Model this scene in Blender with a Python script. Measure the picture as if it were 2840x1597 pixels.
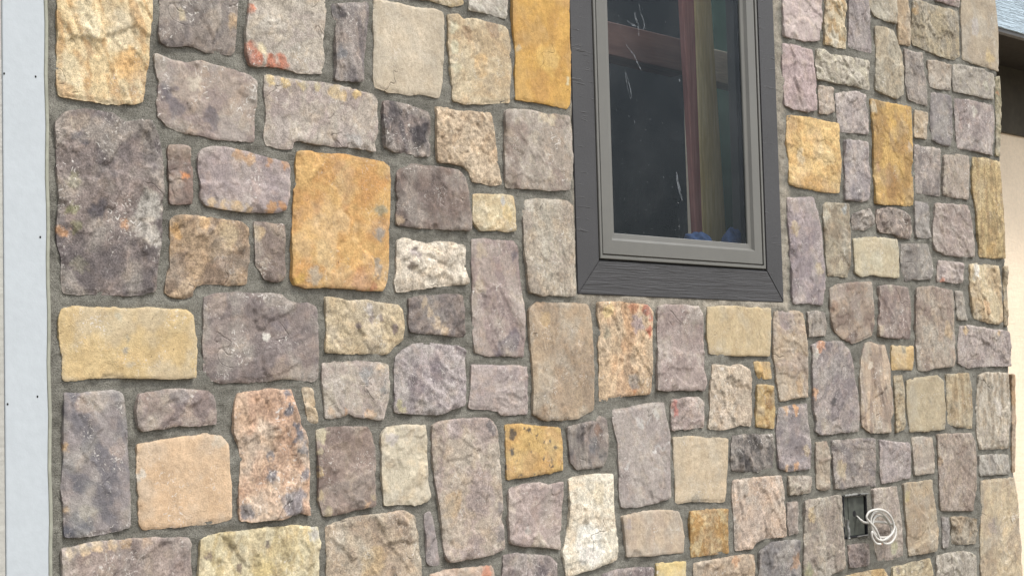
import bpy, bmesh, math, random
import numpy as np
from mathutils import Vector, Matrix, geometry

for o in list(bpy.data.objects): bpy.data.objects.remove(o, do_unlink=True)
scene = bpy.context.scene
COL = scene.collection

# ------------------------------------------------------------------ camera
# metres; X runs along the stone wall, Z up, the wall faces -Y, its stone faces lie near Y = 0
cam_d = bpy.data.cameras.new('camera'); cam = bpy.data.objects.new('camera', cam_d); COL.objects.link(cam)
cam_d.sensor_width = 36.0; cam_d.lens = 4900/2840*36; cam_d.clip_end = 500; cam_d.clip_start = .05
RIGHT = Vector((0.6841376, -0.7288808, -0.0262396)); DOWN = Vector((0.0295220, 0.0636209, -0.9975374)); FWD = Vector((0.7287553, 0.6816782, 0.0650435))
m = Matrix((RIGHT, -DOWN, -FWD)).transposed().to_4x4(); m.translation = Vector((-1.84499, -2.93122, 1.5))
cam.matrix_world = m
scene.camera = cam

# ------------------------------------------------------------------ sky, sun, exposure
SUN = Vector((0.26, -0.50, 1.0)).normalized()
w = bpy.data.worlds.new('World'); scene.world = w; w.use_nodes = True
nt = w.node_tree; bg = nt.nodes['Background']
sky = nt.nodes.new('ShaderNodeTexSky'); sky.sky_type = 'NISHITA'; sky.sun_disc = False
sky.sun_elevation = math.asin(SUN.z); sky.sun_rotation = math.atan2(SUN.x, SUN.y)
sky.dust_density = 3.0; sky.air_density = 1.2
hs = nt.nodes.new('ShaderNodeHueSaturation'); hs.inputs['Saturation'].default_value = .22
nt.links.new(sky.outputs[0], hs.inputs['Color']); nt.links.new(hs.outputs[0], bg.inputs[0]); bg.inputs[1].default_value = .15
sd = bpy.data.lights.new('sun', 'SUN'); sd.energy = 1.5; sd.angle = math.radians(10); sd.color = (1, .95, .88)
so = bpy.data.objects.new('sun', sd); COL.objects.link(so); so.rotation_euler = (-SUN).to_track_quat('-Z', 'Y').to_euler(); so.location = (3, -6, 8)
scene.view_settings.view_transform = 'Standard'; scene.view_settings.look = 'None'
scene.view_settings.exposure = 0.92; scene.view_settings.gamma = 1; scene.view_settings.use_curve_mapping = False

# ------------------------------------------------------------------ helpers
AL = .72                                   # photo value -> albedo
def lin(c):
    c = np.asarray(c, float)/255
    return np.where(c <= .04045, c/12.92, ((c+.055)/1.055)**2.4)
def alb(r, g, b, k=AL): return tuple(lin((r, g, b))*k)

PERM = np.random.RandomState(7).permutation(512)
PERM = np.concatenate([PERM, PERM, PERM])
GA = np.random.RandomState(3).rand(512)*2*np.pi; GX = np.cos(GA); GY = np.sin(GA)
def pn(x, y, s=0):
    x = np.asarray(x, float)+s*17.31; y = np.asarray(y, float)+s*9.77
    xi = np.floor(x).astype(int); yi = np.floor(y).astype(int); xf = x-xi; yf = y-yi
    u = xf*xf*xf*(xf*(xf*6-15)+10); v = yf*yf*yf*(yf*(yf*6-15)+10)
    def g(i, j, dx, dy):
        h = PERM[(PERM[i % 512]+j) % 512]; return GX[h]*dx+GY[h]*dy
    a = g(xi, yi, xf, yf); b = g(xi+1, yi, xf-1, yf); c = g(xi, yi+1, xf, yf-1); d = g(xi+1, yi+1, xf-1, yf-1)
    return (a+(b-a)*u+(c-a+(a-b+d-c)*u)*v)*1.5
def fbm(x, y, o=4, s=0):
    r = 0; a = .5; f = 1.
    for k in range(o): r = r+a*pn(x*f, y*f, s+k*3.7); a *= .5; f *= 2.03
    return r
def sst(a, b, x):
    t = np.clip((x-a)/(b-a), 0, 1); return t*t*(3-2*t)

def obj(name, me, mat=None, parent=None, loc=None):
    o = bpy.data.objects.new(name, me); COL.objects.link(o)
    if mat and me is not None and not me.materials: me.materials.append(mat)
    if parent: o.parent = parent
    if loc is not None: o.location = loc
    return o
def tag(o, label=None, cat=None, group=None, kind=None):
    for k, v in (('label', label), ('category', cat), ('group', group), ('kind', kind)):
        if v: o[k] = v
    return o
def empty(name, label, cat, loc=(0, 0, 0), group=None):
    o = bpy.data.objects.new(name, None); COL.objects.link(o); o.location = loc; o.empty_display_size = .05
    return tag(o, label, cat, group)
def mesh(name, v, f, smooth=False):
    me = bpy.data.meshes.new(name); me.from_pydata([tuple(p) for p in v], [], [tuple(q) for q in f]); me.update()
    if smooth: me.polygons.foreach_set('use_smooth', [True]*len(me.polygons))
    return me
def box_me(name, x0, x1, y0, y1, z0, z1, bev=.002, seg=2, lo=(0, 0, 0)):
    bm = bmesh.new(); bmesh.ops.create_cube(bm, size=1)
    for v in bm.verts:
        v.co = Vector(((x0+x1)/2+v.co.x*(x1-x0)-lo[0], (y0+y1)/2+v.co.y*(y1-y0)-lo[1], (z0+z1)/2+v.co.z*(z1-z0)-lo[2]))
    if bev: bmesh.ops.bevel(bm, geom=bm.edges[:], offset=bev, segments=seg, affect='EDGES', profile=.6)
    me = bpy.data.meshes.new(name); bm.to_mesh(me); bm.free(); return me
def ring_me(name, x0, x1, z0, z1, prof, lo=(0, 0, 0), smooth=False):
    """mitred frame: prof = [(inset, y)...] swept round the rectangle"""
    v = []; f = []; n = len(prof)
    for (cx, cz, sx, sz) in ((x0, z0, 1, 1), (x1, z0, -1, 1), (x1, z1, -1, -1), (x0, z1, 1, -1)):
        for i, y in prof: v.append((cx+sx*i-lo[0], y-lo[1], cz+sz*i-lo[2]))
    for c in range(4):
        d = (c+1) % 4
        for k in range(n-1): f.append((c*n+k, d*n+k, d*n+k+1, c*n+k+1))
    return mesh(name, v, f)
def tube_me(name, pts, rx, n=10, closed=False, ry=None):
    ry = ry or rx
    P = [Vector(p) for p in pts]; v = []; f = []; up = Vector((0, -1, 0))
    for i, p in enumerate(P):
        t = (P[min(i+1, len(P)-1)]-P[max(i-1, 0)]).normalized(); a = t.cross(up)
        a = a.normalized() if a.length > 1e-4 else Vector((1, 0, 0)); b = t.cross(a).normalized()
        for k in range(n):
            q = 2*math.pi*k/n; v.append(p+a*math.cos(q)*rx+b*math.sin(q)*ry)
    for i in range(len(P)-1):
        for k in range(n): f.append((i*n+k, i*n+(k+1) % n, (i+1)*n+(k+1) % n, (i+1)*n+k))
    f.append(tuple(range(n))); f.append(tuple(reversed(range((len(P)-1)*n, len(P)*n))))
    return mesh(name, v, f, True)

# ------------------------------------------------------------------ materials
class NT:
    def __init__(s, name):
        s.m = bpy.data.materials.new(name); s.m.use_nodes = True; s.t = s.m.node_tree
        s.b = s.t.nodes['Principled BSDF']; s.out = s.t.nodes['Material Output']
    def n(s, ty, **k):
        nd = s.t.nodes.new('ShaderNode'+ty)
        for a, v in k.items(): setattr(nd, a, v)
        return nd
    def l(s, a, b): s.t.links.new(a, b)
    def noise(s, vec, scale, detail=4, rough=.55, dist=0.):
        nd = s.n('TexNoise'); nd.inputs['Scale'].default_value = scale; nd.inputs['Detail'].default_value = detail
        nd.inputs['Roughness'].default_value = rough; nd.inputs['Distortion'].default_value = dist; s.l(vec, nd.inputs['Vector']); return nd.outputs['Fac']
    def ramp(s, x, a, b, va=0., vb=1.):
        nd = s.n('MapRange'); nd.interpolation_type = 'SMOOTHSTEP'; s.l(x, nd.inputs['Value'])
        for i, v in (('From Min', a), ('From Max', b), ('To Min', va), ('To Max', vb)): nd.inputs[i].default_value = v
        return nd.outputs['Result']
    def math(s, op, a, b=None):
        nd = s.n('Math', operation=op)
        for i, q in enumerate((a, b)):
            if q is None: continue
            if isinstance(q, (int, float)): nd.inputs[i].default_value = q
            else: s.l(q, nd.inputs[i])
        return nd.outputs[0]
    def mix(s, fac, a, b, mode='MIX'):
        nd = s.n('MixRGB', blend_type=mode)
        for i, q in enumerate((fac, a, b)):
            if isinstance(q, (int, float)): nd.inputs[i].default_value = q if i == 0 else (q, q, q, 1)
            elif isinstance(q, tuple): nd.inputs[i].default_value = q if len(q) == 4 else q+(1,)
            else: s.l(q, nd.inputs[i])
        return nd.outputs[0]
    def bump(s, h, dist, strength=1., prev=None):
        nd = s.n('Bump'); nd.inputs['Distance'].default_value = dist; nd.inputs['Strength'].default_value = strength; s.l(h, nd.inputs['Height'])
        if prev is not None: s.l(prev, nd.inputs['Normal'])
        return nd.outputs[0]
    def obco(s, rnd=True, scale=None):
        tc = s.n('TexCoord'); v = tc.outputs['Object']
        if scale:
            mp = s.n('Mapping'); mp.inputs['Scale'].default_value = scale; s.l(v, mp.inputs['Vector']); v = mp.outputs[0]
        if rnd:
            oi = s.n('ObjectInfo'); mu = s.math('MULTIPLY', oi.outputs['Random'], 37.0); cb = s.n('CombineXYZ'); s.l(mu, cb.inputs[0]); s.l(mu, cb.inputs[2])
            ad = s.n('VectorMath', operation='ADD'); s.l(v, ad.inputs[0]); s.l(cb.outputs[0], ad.inputs[1]); v = ad.outputs[0]
        return v
    def done(s, color, rough=.8, normal=None, spec=.3):
        if isinstance(color, tuple): s.b.inputs['Base Color'].default_value = color+(1,)
        else: s.l(color, s.b.inputs['Base Color'])
        if isinstance(rough, (int, float)): s.b.inputs['Roughness'].default_value = rough
        else: s.l(rough, s.b.inputs['Roughness'])
        s.b.inputs['Specular IOR Level'].default_value = spec
        if normal is not None: s.l(normal, s.b.inputs['Normal'])
        return s.m

def mat_stone():
    t = NT('stone'); v = t.obco()
    oi = t.n('ObjectInfo'); rs_ = t.math('ADD', t.math('MULTIPLY', t.math('FRACT', t.math('MULTIPLY', oi.outputs['Random'], 7.31)), .85), .55)
    vs = t.n('VectorMath', operation='SCALE'); t.l(v, vs.inputs[0]); t.l(rs_, vs.inputs['Scale']); v = vs.outputs[0]
    at = t.n('Attribute', attribute_name='tint'); c = at.outputs['Color']; fl = at.outputs['Alpha']
    g0 = t.noise(v, 26, 6, .62, .6); g1 = t.noise(v, 85, 5, .65, .3); g2 = t.noise(v, 330, 3, .6)
    gw = t.n('Attribute', attribute_name='grain').outputs['Fac']
    c = t.mix(gw, c, t.mix(1, c, t.ramp(g0, .30, .70, .80, 1.16), 'MULTIPLY'))
    c = t.mix(gw, c, t.mix(1, c, t.ramp(g1, .32, .68, .72, 1.22), 'MULTIPLY'))
    c = t.mix(gw, c, t.mix(1, c, t.ramp(g2, .32, .68, .72, 1.22), 'MULTIPLY'))
    # mineral darkening in blotches
    d = t.ramp(t.noise(v, 95, 6, .72, 2.5), .575, .68)
    c = t.mix(t.math('MULTIPLY', t.math('MULTIPLY', d, .32), gw), c, (.05, .042, .045))
    cn = t.math('ABSOLUTE', t.math('SUBTRACT', t.noise(v, 5.5, 3, .5, .3), .5))
    crack = t.math('MULTIPLY', t.ramp(cn, .0, .006, 1., 0.), t.ramp(t.noise(v, 8, 2, .5), .56, .62))
    c = t.mix(t.math('MULTIPLY', crack, .22), c, (.03, .026, .024))
    # smeared lime flecks: small spots and short scratches
    f1 = t.ramp(t.noise(v, 70, 6, .75, 2.2), .57, .63)
    mp = t.n('Mapping'); mp.inputs['Rotation'].default_value = (0, .6, 0); mp.inputs['Scale'].default_value = (1, 1, .45); t.l(v, mp.inputs['Vector'])
    f2 = t.ramp(t.noise(mp.outputs[0], 90, 5, .7, 2.4), .635, .70)
    zone = t.ramp(t.noise(v, 14, 3, .5), .45, .64)
    f = t.math('MULTIPLY', t.math('MAXIMUM', f1, f2), t.math('MULTIPLY', fl, zone))
    f = t.math('MINIMUM', t.math('MULTIPLY', f, 2.2), .85)
    c = t.mix(f, c, (.60, .57, .53))
    # pits
    pit = t.ramp(t.noise(v, 210, 2, .5), .70, .76)
    c = t.mix(t.math('MULTIPLY', pit, .5), c, (.045, .04, .038))
    n = t.bump(g0, .003, .3); n = t.bump(g1, .0026, .5, n); n = t.bump(g2, .0015, .7, n)
    n = t.bump(t.math('MULTIPLY', pit, -1.), .002, .6, n); n = t.bump(t.math('MULTIPLY', crack, -1.), .003, .6, n)
    return t.done(c, .86, n, .25)
def mat_mortar():
    t = NT('mortar'); v = t.obco(False)
    at = t.n('Attribute', attribute_name='tint'); c = at.outputs['Color']
    a = t.noise(v, 9, 5, .6); b = t.noise(v, 60, 6, .7); s_ = t.noise(v, 420, 3, .7)
    mp = t.n('Mapping'); mp.inputs['Scale'].default_value = (14, 14, 130); t.l(v, mp.inputs['Vector']); br = t.noise(mp.outputs[0], 1, 4, .6, .4)
    c = t.mix(1, c, t.ramp(a, .3, .7, .80, 1.18), 'MULTIPLY'); c = t.mix(1, c, t.ramp(b, .25, .75, .78, 1.2), 'MULTIPLY')
    c = t.mix(1, c, t.ramp(s_, .28, .72, .55, 1.42), 'MULTIPLY')
    c = t.mix(t.ramp(t.noise(v, 190, 2, .5), .74, .78), c, (.40, .38, .34))
    n = t.bump(br, .0032, .5); n = t.bump(b, .005, .5, n); n = t.bump(s_, .0022, .9, n)
    return t.done(c, .95, n, .12)
def mat_trim(name, col, axis, rough=.55, depth=.0022, spec=.4, jag=1.0):
    """painted fibre-cement board with embossed wood grain; axis = direction of the grain"""
    t = NT(name); v = t.obco()
    sc = {'x': (5, 20, 150), 'z': (95, 20, 3.2), 'tick': (9, 20, 110)}[axis]
    mp = t.n('Mapping'); mp.inputs['Scale'].default_value = sc; t.l(v, mp.inputs['Vector'])
    g = t.noise(mp.outputs[0], 1.0, 3, .55, 1.0*jag); gr = t.ramp(g, .42, .62)
    if axis == 'tick': gr = t.math('MULTIPLY', t.ramp(g, .60, .70), t.ramp(t.noise(v, 14, 3), .45, .6))
    fine = t.noise(v, 260, 3, .6)
    c = t.mix(t.ramp(t.noise(v, 5, 4, .6), .35, .7), col, tuple(q*.86 for q in col))
    c = t.mix(t.ramp(t.noise(v, 150, 3, .6), .72, .78), c, tuple(min(.8, q*1.7+.02) for q in col))
    n = t.bump(gr, depth, .8); n = t.bump(fine, .0006, .4, n)
    return t.done(c, t.ramp(fine, .3, .7, rough-.08, rough+.1), n, spec)
def mat_plain(name, col, rough=.5, spec=.4, var=.12, scale=40, bump=.0004, metal=0):
    t = NT(name); v = t.obco(); a = t.noise(v, scale, 5, .6); b = t.noise(v, scale*.17, 3, .5)
    c = t.mix(1, col, t.ramp(a, .3, .7, 1-var, 1+var), 'MULTIPLY'); c = t.mix(1, c, t.ramp(b, .3, .7, 1-var*.7, 1+var*.7), 'MULTIPLY')
    t.b.inputs['Metallic'].default_value = metal
    return t.done(c, t.ramp(a, .3, .7, max(.05, rough-.08), min(1, rough+.08)), t.bump(a, bump, .5), spec)
def mat_glass():
    t = NT('window_glass'); t.t.nodes.remove(t.b); v = t.obco(False)
    tr = t.n('BsdfTransparent'); tr.inputs[0].default_value = (.80, .84, .84, 1)
    gl = t.n('BsdfGlossy'); gl.inputs['Roughness'].default_value = .015; gl.inputs['Color'].default_value = (.8, .9, 1, 1)
    fr = t.n('Fresnel'); fr.inputs['IOR'].default_value = 1.19
    mx = t.n('MixShader'); t.l(fr.outputs[0], mx.inputs[0]); t.l(tr.outputs[0], mx.inputs[1]); t.l(gl.outputs[0], mx.inputs[2])
    # dust film, droplets and wipe marks
    df = t.n('BsdfDiffuse'); df.inputs[0].default_value = (.55, .58, .60, 1)
    film = t.ramp(t.noise(v, 5, 5, .65, .8), .35, .80, .004, .026)
    drop = t.math('MULTIPLY', t.ramp(t.noise(v, 170, 2, .5), .735, .76), .45)
    mp = t.n('Mapping'); mp.inputs['Scale'].default_value = (9, 9, 40); mp.inputs['Rotation'].default_value = (0, -.35, 0); t.l(v, mp.inputs['Vector'])
    wipe = t.math('MULTIPLY', t.ramp(t.noise(mp.outputs[0], 1, 4, .6, 1.2), .64, .72), .015)
    mx2 = t.n('MixShader'); t.l(t.math('MAXIMUM', t.math('ADD', film, wipe), drop), mx2.inputs[0]); t.l(mx.outputs[0], mx2.inputs[1]); t.l(df.outputs[0], mx2.inputs[2])
    t.l(mx2.outputs[0], t.out.inputs['Surface']); return t.m
def mat_stucco(name, col):
    t = NT(name); v = t.obco(False); a = t.noise(v, 60, 5, .65, .5); b = t.noise(v, 3, 4)
    mp = t.n('Mapping'); mp.inputs['Scale'].default_value = (4, 4, 30); t.l(v, mp.inputs['Vector']); g = t.noise(mp.outputs[0], 1.5, 3, .6, .6)
    c = t.mix(1, col, t.ramp(b, .3, .7, .94, 1.05), 'MULTIPLY'); c = t.mix(1, c, t.ramp(a, .3, .7, .94, 1.05), 'MULTIPLY')
    n = t.bump(g, .004, .5); n = t.bump(a, .002, .5, n); return t.done(c, .7, n, .3)
def mat_wood(name, c1, c2, sc=(30, 30, 2.5)):
    t = NT(name); v = t.obco(True, sc); g = t.noise(v, 1.3, 5, .6, .8); g2 = t.noise(v, 6, 3, .6)
    c = t.mix(t.ramp(g, .35, .65), c1, c2); c = t.mix(1, c, t.ramp(g2, .3, .7, .88, 1.1), 'MULTIPLY')
    return t.done(c, .7, t.bump(g, .001, .4), .25)

M_STONE = mat_stone(); M_MORTAR = mat_mortar(); M_GLASS = mat_glass()
CH = (.042, .0415, .044)
M_TRIMX = mat_trim('charcoal_trim_lengthwise_grain', CH, 'x', .55, .0010)
M_TRIMZ = mat_trim('charcoal_trim_side', CH, 'tick', .5, .0022)
M_SASH = mat_plain('taupe_vinyl', alb(143, 142, 136, .44), .42, .4, .05, 30)
M_BLACKGAP = mat_plain('black_spacer_and_gap_shade', (.008, .008, .009), .6, .3)
M_BOARD = mat_plain('grey_white_paint', alb(206, 214, 220, .66), .6, .35, .025, 60, .0012)
M_FASCIA = mat_trim('pale_blue_grey_paint', alb(192, 212, 226, .82), 'x', .6, .006, .35, 1.6)

# ------------------------------------------------------------------ ground
gm = NT('ground_gravel'); gv = gm.obco(False); ga = gm.noise(gv, 1.5, 5); gb = gm.noise(gv, 30, 4)
gc = gm.mix(gm.ramp(ga, .3, .7), (.25, .22, .18), (.17, .15, .12)); gc = gm.mix(1, gc, gm.ramp(gb, .3, .7, .7, 1.3), 'MULTIPLY')
GROUND = gm.done(gc, .95, gm.bump(gb, .03, .6), .1)
tag(obj('ground', mesh('ground', [(-200, -200, 0), (200, -200, 0), (200, 200, 0), (-200, 200, 0)], [(0, 1, 2, 3)]), GROUND), kind='structure')

# ------------------------------------------------------------------ stones: style, main colour, second colour, lime flecks, label, outline (mm on the wall), colour patches (x, z, radius, r, g, b)
STONES = [
 ('swirl', (224, 200, 156), (206, 166, 112), 0.25, 'cream stone with yellow swirls beside the grey board',
  '26,2316 243,2349 243,2316 239,2266 236,2214 229,2183 227,2152 220,2124 206,2117 177,2115 136,2110 87,2113 57,2112 30,2113 25,2132 24,2174 28,2214 26,2261',
  '63,2157,34,232,214,178 170,2254,38,230,212,178 92,2270,32,236,220,186 185,2196,30,220,178,118'),
 ('n', (146, 134, 128), (116, 106, 108), 0.35, '',
  '271,2359 466,2389 463,2337 459,2296 454,2255 445,2246 401,2247 377,2243 350,2252 309,2248 283,2244 266,2250 262,2269 264,2297',
  '452,2315,17,176,148,120 317,2313,11,190,170,140'),
 ('n', (190, 178, 162), (176, 164, 152), 0.5, 'beige stone with a broken orange corner',
  '500,2392 703,2423 710,2385 707,2360 698,2302 705,2270 692,2234 640,2231 565,2235 500,2231 493,2233 486,2256 484,2302 492,2347',
  '493,2260,17,190,112,82 511,2245,17,184,106,76 547,2242,16,188,112,82 584,2246,18,192,116,86 493,2246,16,178,104,78 497,2348,11,190,120,90 522,2267,13,214,200,165'),
 ('ridge', (146, 136, 130), (108, 102, 106), 0.35, '',
  '730,2394 770,2404 835,2414 837,2385 829,2350 826,2312 819,2275 814,2232 781,2230 730,2227 738,2262 737,2307 741,2353 731,2373',
  '749,2381,21,82,80,88 751,2287,15,128,130,136'),
 ('flat', (204, 187, 164), (188, 170, 146), 0.25, '',
  '858,2425 893,2427 978,2424 1044,2429 1071,2425 1077,2400 1071,2312 1067,2257 1057,2221 1007,2225 963,2219 921,2219 887,2221 854,2225 851,2251 855,2325 853,2378',
  '954,2329,63,214,196,172'),
 ('n', (206, 188, 160), (190, 165, 132), 0.25, '',
  '1093,2423 1125,2429 1143,2419 1175,2427 1231,2426 1288,2424 1302,2418 1308,2375 1309,2325 1302,2278 1298,2237 1233,2227 1173,2220 1140,2215 1104,2221 1101,2255 1096,2315 1091,2353 1093,2389',
  '1110,2398,15,208,200,174 1109,2349,14,208,200,174 1111,2301,13,206,198,172 1250,2421,27,164,134,104 1155,2388,16,170,142,112 1199,2318,26,212,178,130'),
 ('n', (198, 172, 132), (176, 150, 118), 0.35, '',
  '980,2472 1150,2498 1146,2457 1103,2446 1067,2447 1032,2451 979,2450',
  ''),
 ('n', (196, 190, 178), (180, 170, 156), 0.35, '',
  '1169,2501 1302,2522 1300,2471 1294,2444 1241,2448 1162,2446 1163,2464',
  ''),
 ('flat', (214, 164, 72), (190, 138, 62), 0.05, 'tall golden ochre stone against the window trim',
  '1318,2521 1530,2554 1525,2490 1525,2438 1528,2387 1528,2317 1525,2255 1512,2243 1473,2246 1433,2248 1378,2247 1324,2248 1324,2293 1328,2344 1323,2394 1318,2454',
  '1395,2421,38,206,160,86 1443,2359,38,222,178,92 1518,2316,10,224,208,170 1334,2375,8,200,176,140 1405,2289,41,200,150,74'),
 ('n', (172, 153, 140), (148, 132, 126), 0.5, '',
  '254,2223 292,2215 329,2213 356,2222 408,2218 457,2213 496,2206 509,2196 509,2147 503,2112 500,2068 450,2065 398,2065 357,2068 323,2070 277,2081 259,2096 253,2125 261,2145 262,2170 254,2197',
  '278,2150,22,112,104,112 300,2119,22,120,110,114 392,2106,22,116,106,110 349,2177,17,208,192,174'),
 ('n', (184, 169, 157), (166, 152, 148), 0.5, '',
  '534,2213 591,2211 648,2212 702,2214 765,2212 817,2207 846,2207 855,2193 855,2122 844,2096 847,2077 797,2080 722,2078 671,2079 618,2082 606,2072 604,2060 580,2058 536,2064 531,2080 537,2130 533,2178',
  '546,2209,12,206,180,130 591,2205,11,208,180,130 636,2203,12,205,182,136 678,2206,10,200,180,140 733,2199,18,210,175,112 752,2192,12,210,172,108 793,2203,14,205,175,120 781,2091,21,165,162,160'),
 ('rough', (132, 121, 118), (84, 79, 86), 0.5, '',
  '880,2194 912,2196 971,2190 1019,2183 1025,2173 1023,2128 1020,2082 976,2074 963,2082 908,2081 879,2090 874,2130 875,2167',
  '919,2172,16,80,76,82 991,2129,26,64,61,70 1003,2095,19,70,66,76 888,2107,16,82,78,86'),
 ('pit', (203, 180, 153), (182, 156, 128), 0.1, 'pitted beige stone with a notched foot',
  '1050,2198 1103,2195 1167,2199 1232,2202 1238,2168 1244,2136 1249,2087 1258,2055 1262,2032 1226,2028 1161,2031 1155,2053 1135,2068 1090,2069 1046,2070 1045,2108 1044,2146',
  ''),
 ('n', (170, 153, 140), (144, 126, 116), 0.5, '',
  '1282,2212 1309,2220 1377,2224 1427,2220 1472,2222 1519,2223 1528,2193 1529,2110 1516,2037 1459,2031 1384,2029 1320,2026 1280,2027 1276,2056 1276,2122 1281,2156 1279,2189',
  '1422,2213,20,208,188,164 1457,2210,14,206,186,160 1313,2205,20,185,172,160'),
 ('rough', (136, 123, 121), (98, 90, 96), 0.55, 'largest dark purple-grey stone with a pale grey patch',
  '20,2061 38,2079 50,2086 90,2092 142,2091 158,2083 180,2077 231,2085 241,2075 250,2054 258,2027 262,1981 260,1945 260,1890 258,1836 252,1792 245,1745 213,1737 175,1733 131,1734 70,1732 34,1734 30,1761 31,1799 24,1825 24,1877 25,1915 24,1960 21,2012',
  '225,1910,30,186,184,178 209,1874,24,176,172,166 237,1851,19,182,178,172 54,1897,13,138,138,104 60,1863,12,130,128,100 55,1952,16,124,122,96 33,1849,11,194,146,108 174,1875,11,176,136,108 74,2043,19,82,78,90 109,1895,21,80,75,88 71,1788,16,128,124,112 74,2069,21,150,134,122'),
 ('n', (140, 117, 108), (116, 98, 94), 0.35, '',
  '284,2039 309,2041 334,2041 337,1998 338,1943 337,1923 304,1922 282,1922 283,1939 282,1994',
  '316,1980,9,206,134,80'),
 ('n', (170, 157, 154), (150, 138, 140), 0.5, '',
  '356,2019 366,2037 387,2044 432,2047 478,2043 517,2037 554,2033 594,2029 600,2016 595,1975 591,1951 583,1927 558,1919 515,1917 465,1918 409,1920 368,1923 361,1938 362,1958 359,1991',
  '460,2038,15,186,144,104 489,2030,14,190,150,108 539,2030,12,180,140,108 587,2025,12,180,140,110 385,1930,13,216,178,124 416,1926,12,218,180,126 451,1923,13,216,178,124 483,1921,12,216,180,130 540,1927,13,196,150,104 570,1932,10,190,140,96'),
 ('n', (208, 166, 96), (194, 142, 72), 0.15, 'large golden ochre stone with grey streaks',
  '621,2056 655,2060 706,2057 761,2060 821,2058 874,2055 893,2045 893,1996 893,1971 887,1912 883,1860 882,1817 874,1780 859,1761 805,1761 753,1764 683,1765 637,1761 603,1767 596,1782 601,1823 602,1867 606,1911 609,1955 616,1991 619,2026',
  '863,1941,17,156,144,112 857,1892,15,142,134,120 847,1821,13,160,148,130 846,1803,12,164,140,110 717,1899,47,212,176,122 685,1841,35,210,178,124 615,1777,14,212,168,74 793,1786,27,190,140,88 829,1769,12,184,116,58 656,1785,21,176,158,132 641,1927,20,212,158,70'),
 ('n', (132, 114, 106), (108, 94, 90), 0.35, '',
  '915,2032 937,2050 963,2056 1010,2056 1063,2056 1116,2052 1134,2036 1142,2007 1146,1981 1149,1943 1146,1913 1085,1912 1019,1911 954,1911 912,1913 908,1935 918,1972 912,1997',
  '918,1926,11,182,160,138 936,2033,19,104,88,82 1107,2043,16,150,138,128'),
 ('n', (218, 199, 164), (204, 178, 138), 0.3, '',
  '1165,1998 1216,2003 1272,2006 1305,2005 1309,1968 1309,1921 1278,1918 1255,1918 1185,1917 1162,1934 1163,1966',
  '1280,1963,19,226,196,138 1267,1989,10,190,190,188'),
 ('rough', (219, 208, 192), (198, 183, 164), 0.1, 'off-white stone below the dark brown one',
  '915,1876 932,1882 970,1878 1004,1873 1035,1881 1070,1881 1128,1874 1132,1845 1131,1813 1134,1786 1067,1780 979,1769 907,1759 901,1781 911,1805 912,1842',
  '965,1851,16,180,172,168 955,1819,12,170,158,146'),
 ('n', (172, 154, 144), (148, 131, 127), 0.5, '',
  '1156,1890 1193,1895 1230,1892 1297,1895 1301,1894 1315,1876 1315,1833 1325,1781 1332,1705 1330,1656 1324,1613 1253,1616 1202,1616 1156,1622 1151,1670 1151,1734 1157,1792 1155,1846',
  '1282,1655,26,118,106,114 1183,1867,19,190,172,150 1175,1783,19,190,172,152 1244,1629,22,120,108,114 1300,1862,13,120,110,116'),
 ('n', (182, 167, 152), (164, 148, 135), 0.5, '',
  '1338,1977 1349,1998 1393,2004 1458,2008 1504,2006 1525,1995 1528,1948 1527,1879 1527,1811 1525,1768 1458,1766 1393,1766 1352,1773 1344,1821 1339,1887 1339,1947',
  '1363,1985,13,205,198,188'),
 ('rough', (176, 150, 122), (132, 110, 94), 0.2, '',
  '285,1888 300,1897 350,1900 381,1896 429,1895 465,1891 480,1881 481,1841 479,1801 476,1764 441,1762 399,1762 358,1761 343,1755 334,1735 320,1731 284,1734 269,1740 275,1772 283,1794 286,1843',
  '429,1864,31,190,168,136 367,1888,14,200,160,110 296,1868,14,188,148,96 410,1804,22,150,126,110'),
 ('n', (154, 136, 122), (128, 112, 104), 0.5, '',
  '501,1895 540,1895 576,1894 579,1851 580,1805 575,1776 548,1771 524,1776 515,1791 503,1802 502,1848',
  '514,1871,16,196,168,132 523,1809,12,176,160,146'),
 ('flat', (213, 184, 132), (204, 172, 118), 0.4, 'pale yellow oblong stone beside the grey board',
  '31,1701 58,1706 100,1706 146,1706 196,1705 235,1708 284,1706 320,1705 333,1695 336,1661 341,1634 338,1568 288,1568 229,1570 179,1571 129,1572 80,1570 38,1567 30,1570 30,1606 26,1645 25,1681',
  '174,1649,7,176,160,130 172,1622,6,170,160,146 179,1596,9,196,178,148 159,1691,8,196,182,150'),
 ('n', (148, 133, 130), (124, 111, 113), 0.5, '',
  '363,1733 392,1741 444,1745 489,1743 536,1746 569,1741 591,1730 610,1725 643,1727 666,1720 670,1703 668,1650 669,1592 664,1563 647,1560 606,1565 550,1564 507,1560 440,1560 402,1558 365,1567 362,1593 361,1648 364,1717',
  '525,1655,8,222,218,212 398,1717,25,162,146,138 576,1578,35,160,142,132 561,1692,28,128,116,122'),
 ('n', (202, 183, 148), (184, 166, 134), 0.35, '',
  '692,1742 729,1741 760,1734 812,1737 857,1731 910,1730 923,1720 926,1683 921,1652 895,1637 878,1622 861,1619 789,1620 725,1622 689,1624 691,1650 696,1686',
  '786,1681,8,138,122,114 823,1700,10,140,124,116 896,1677,9,136,120,112 815,1715,12,196,192,184 852,1700,8,150,134,124'),
 ('n', (142, 127, 120), (108, 98, 99), 0.25, '',
  '945,1745 983,1751 1044,1755 1097,1758 1120,1756 1123,1718 1119,1660 1063,1663 1011,1666 946,1670 941,1689 946,1720',
  '1008,1715,11,196,168,142 1029,1691,13,196,170,146 1054,1671,13,190,164,138 991,1737,11,190,164,138'),
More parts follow.
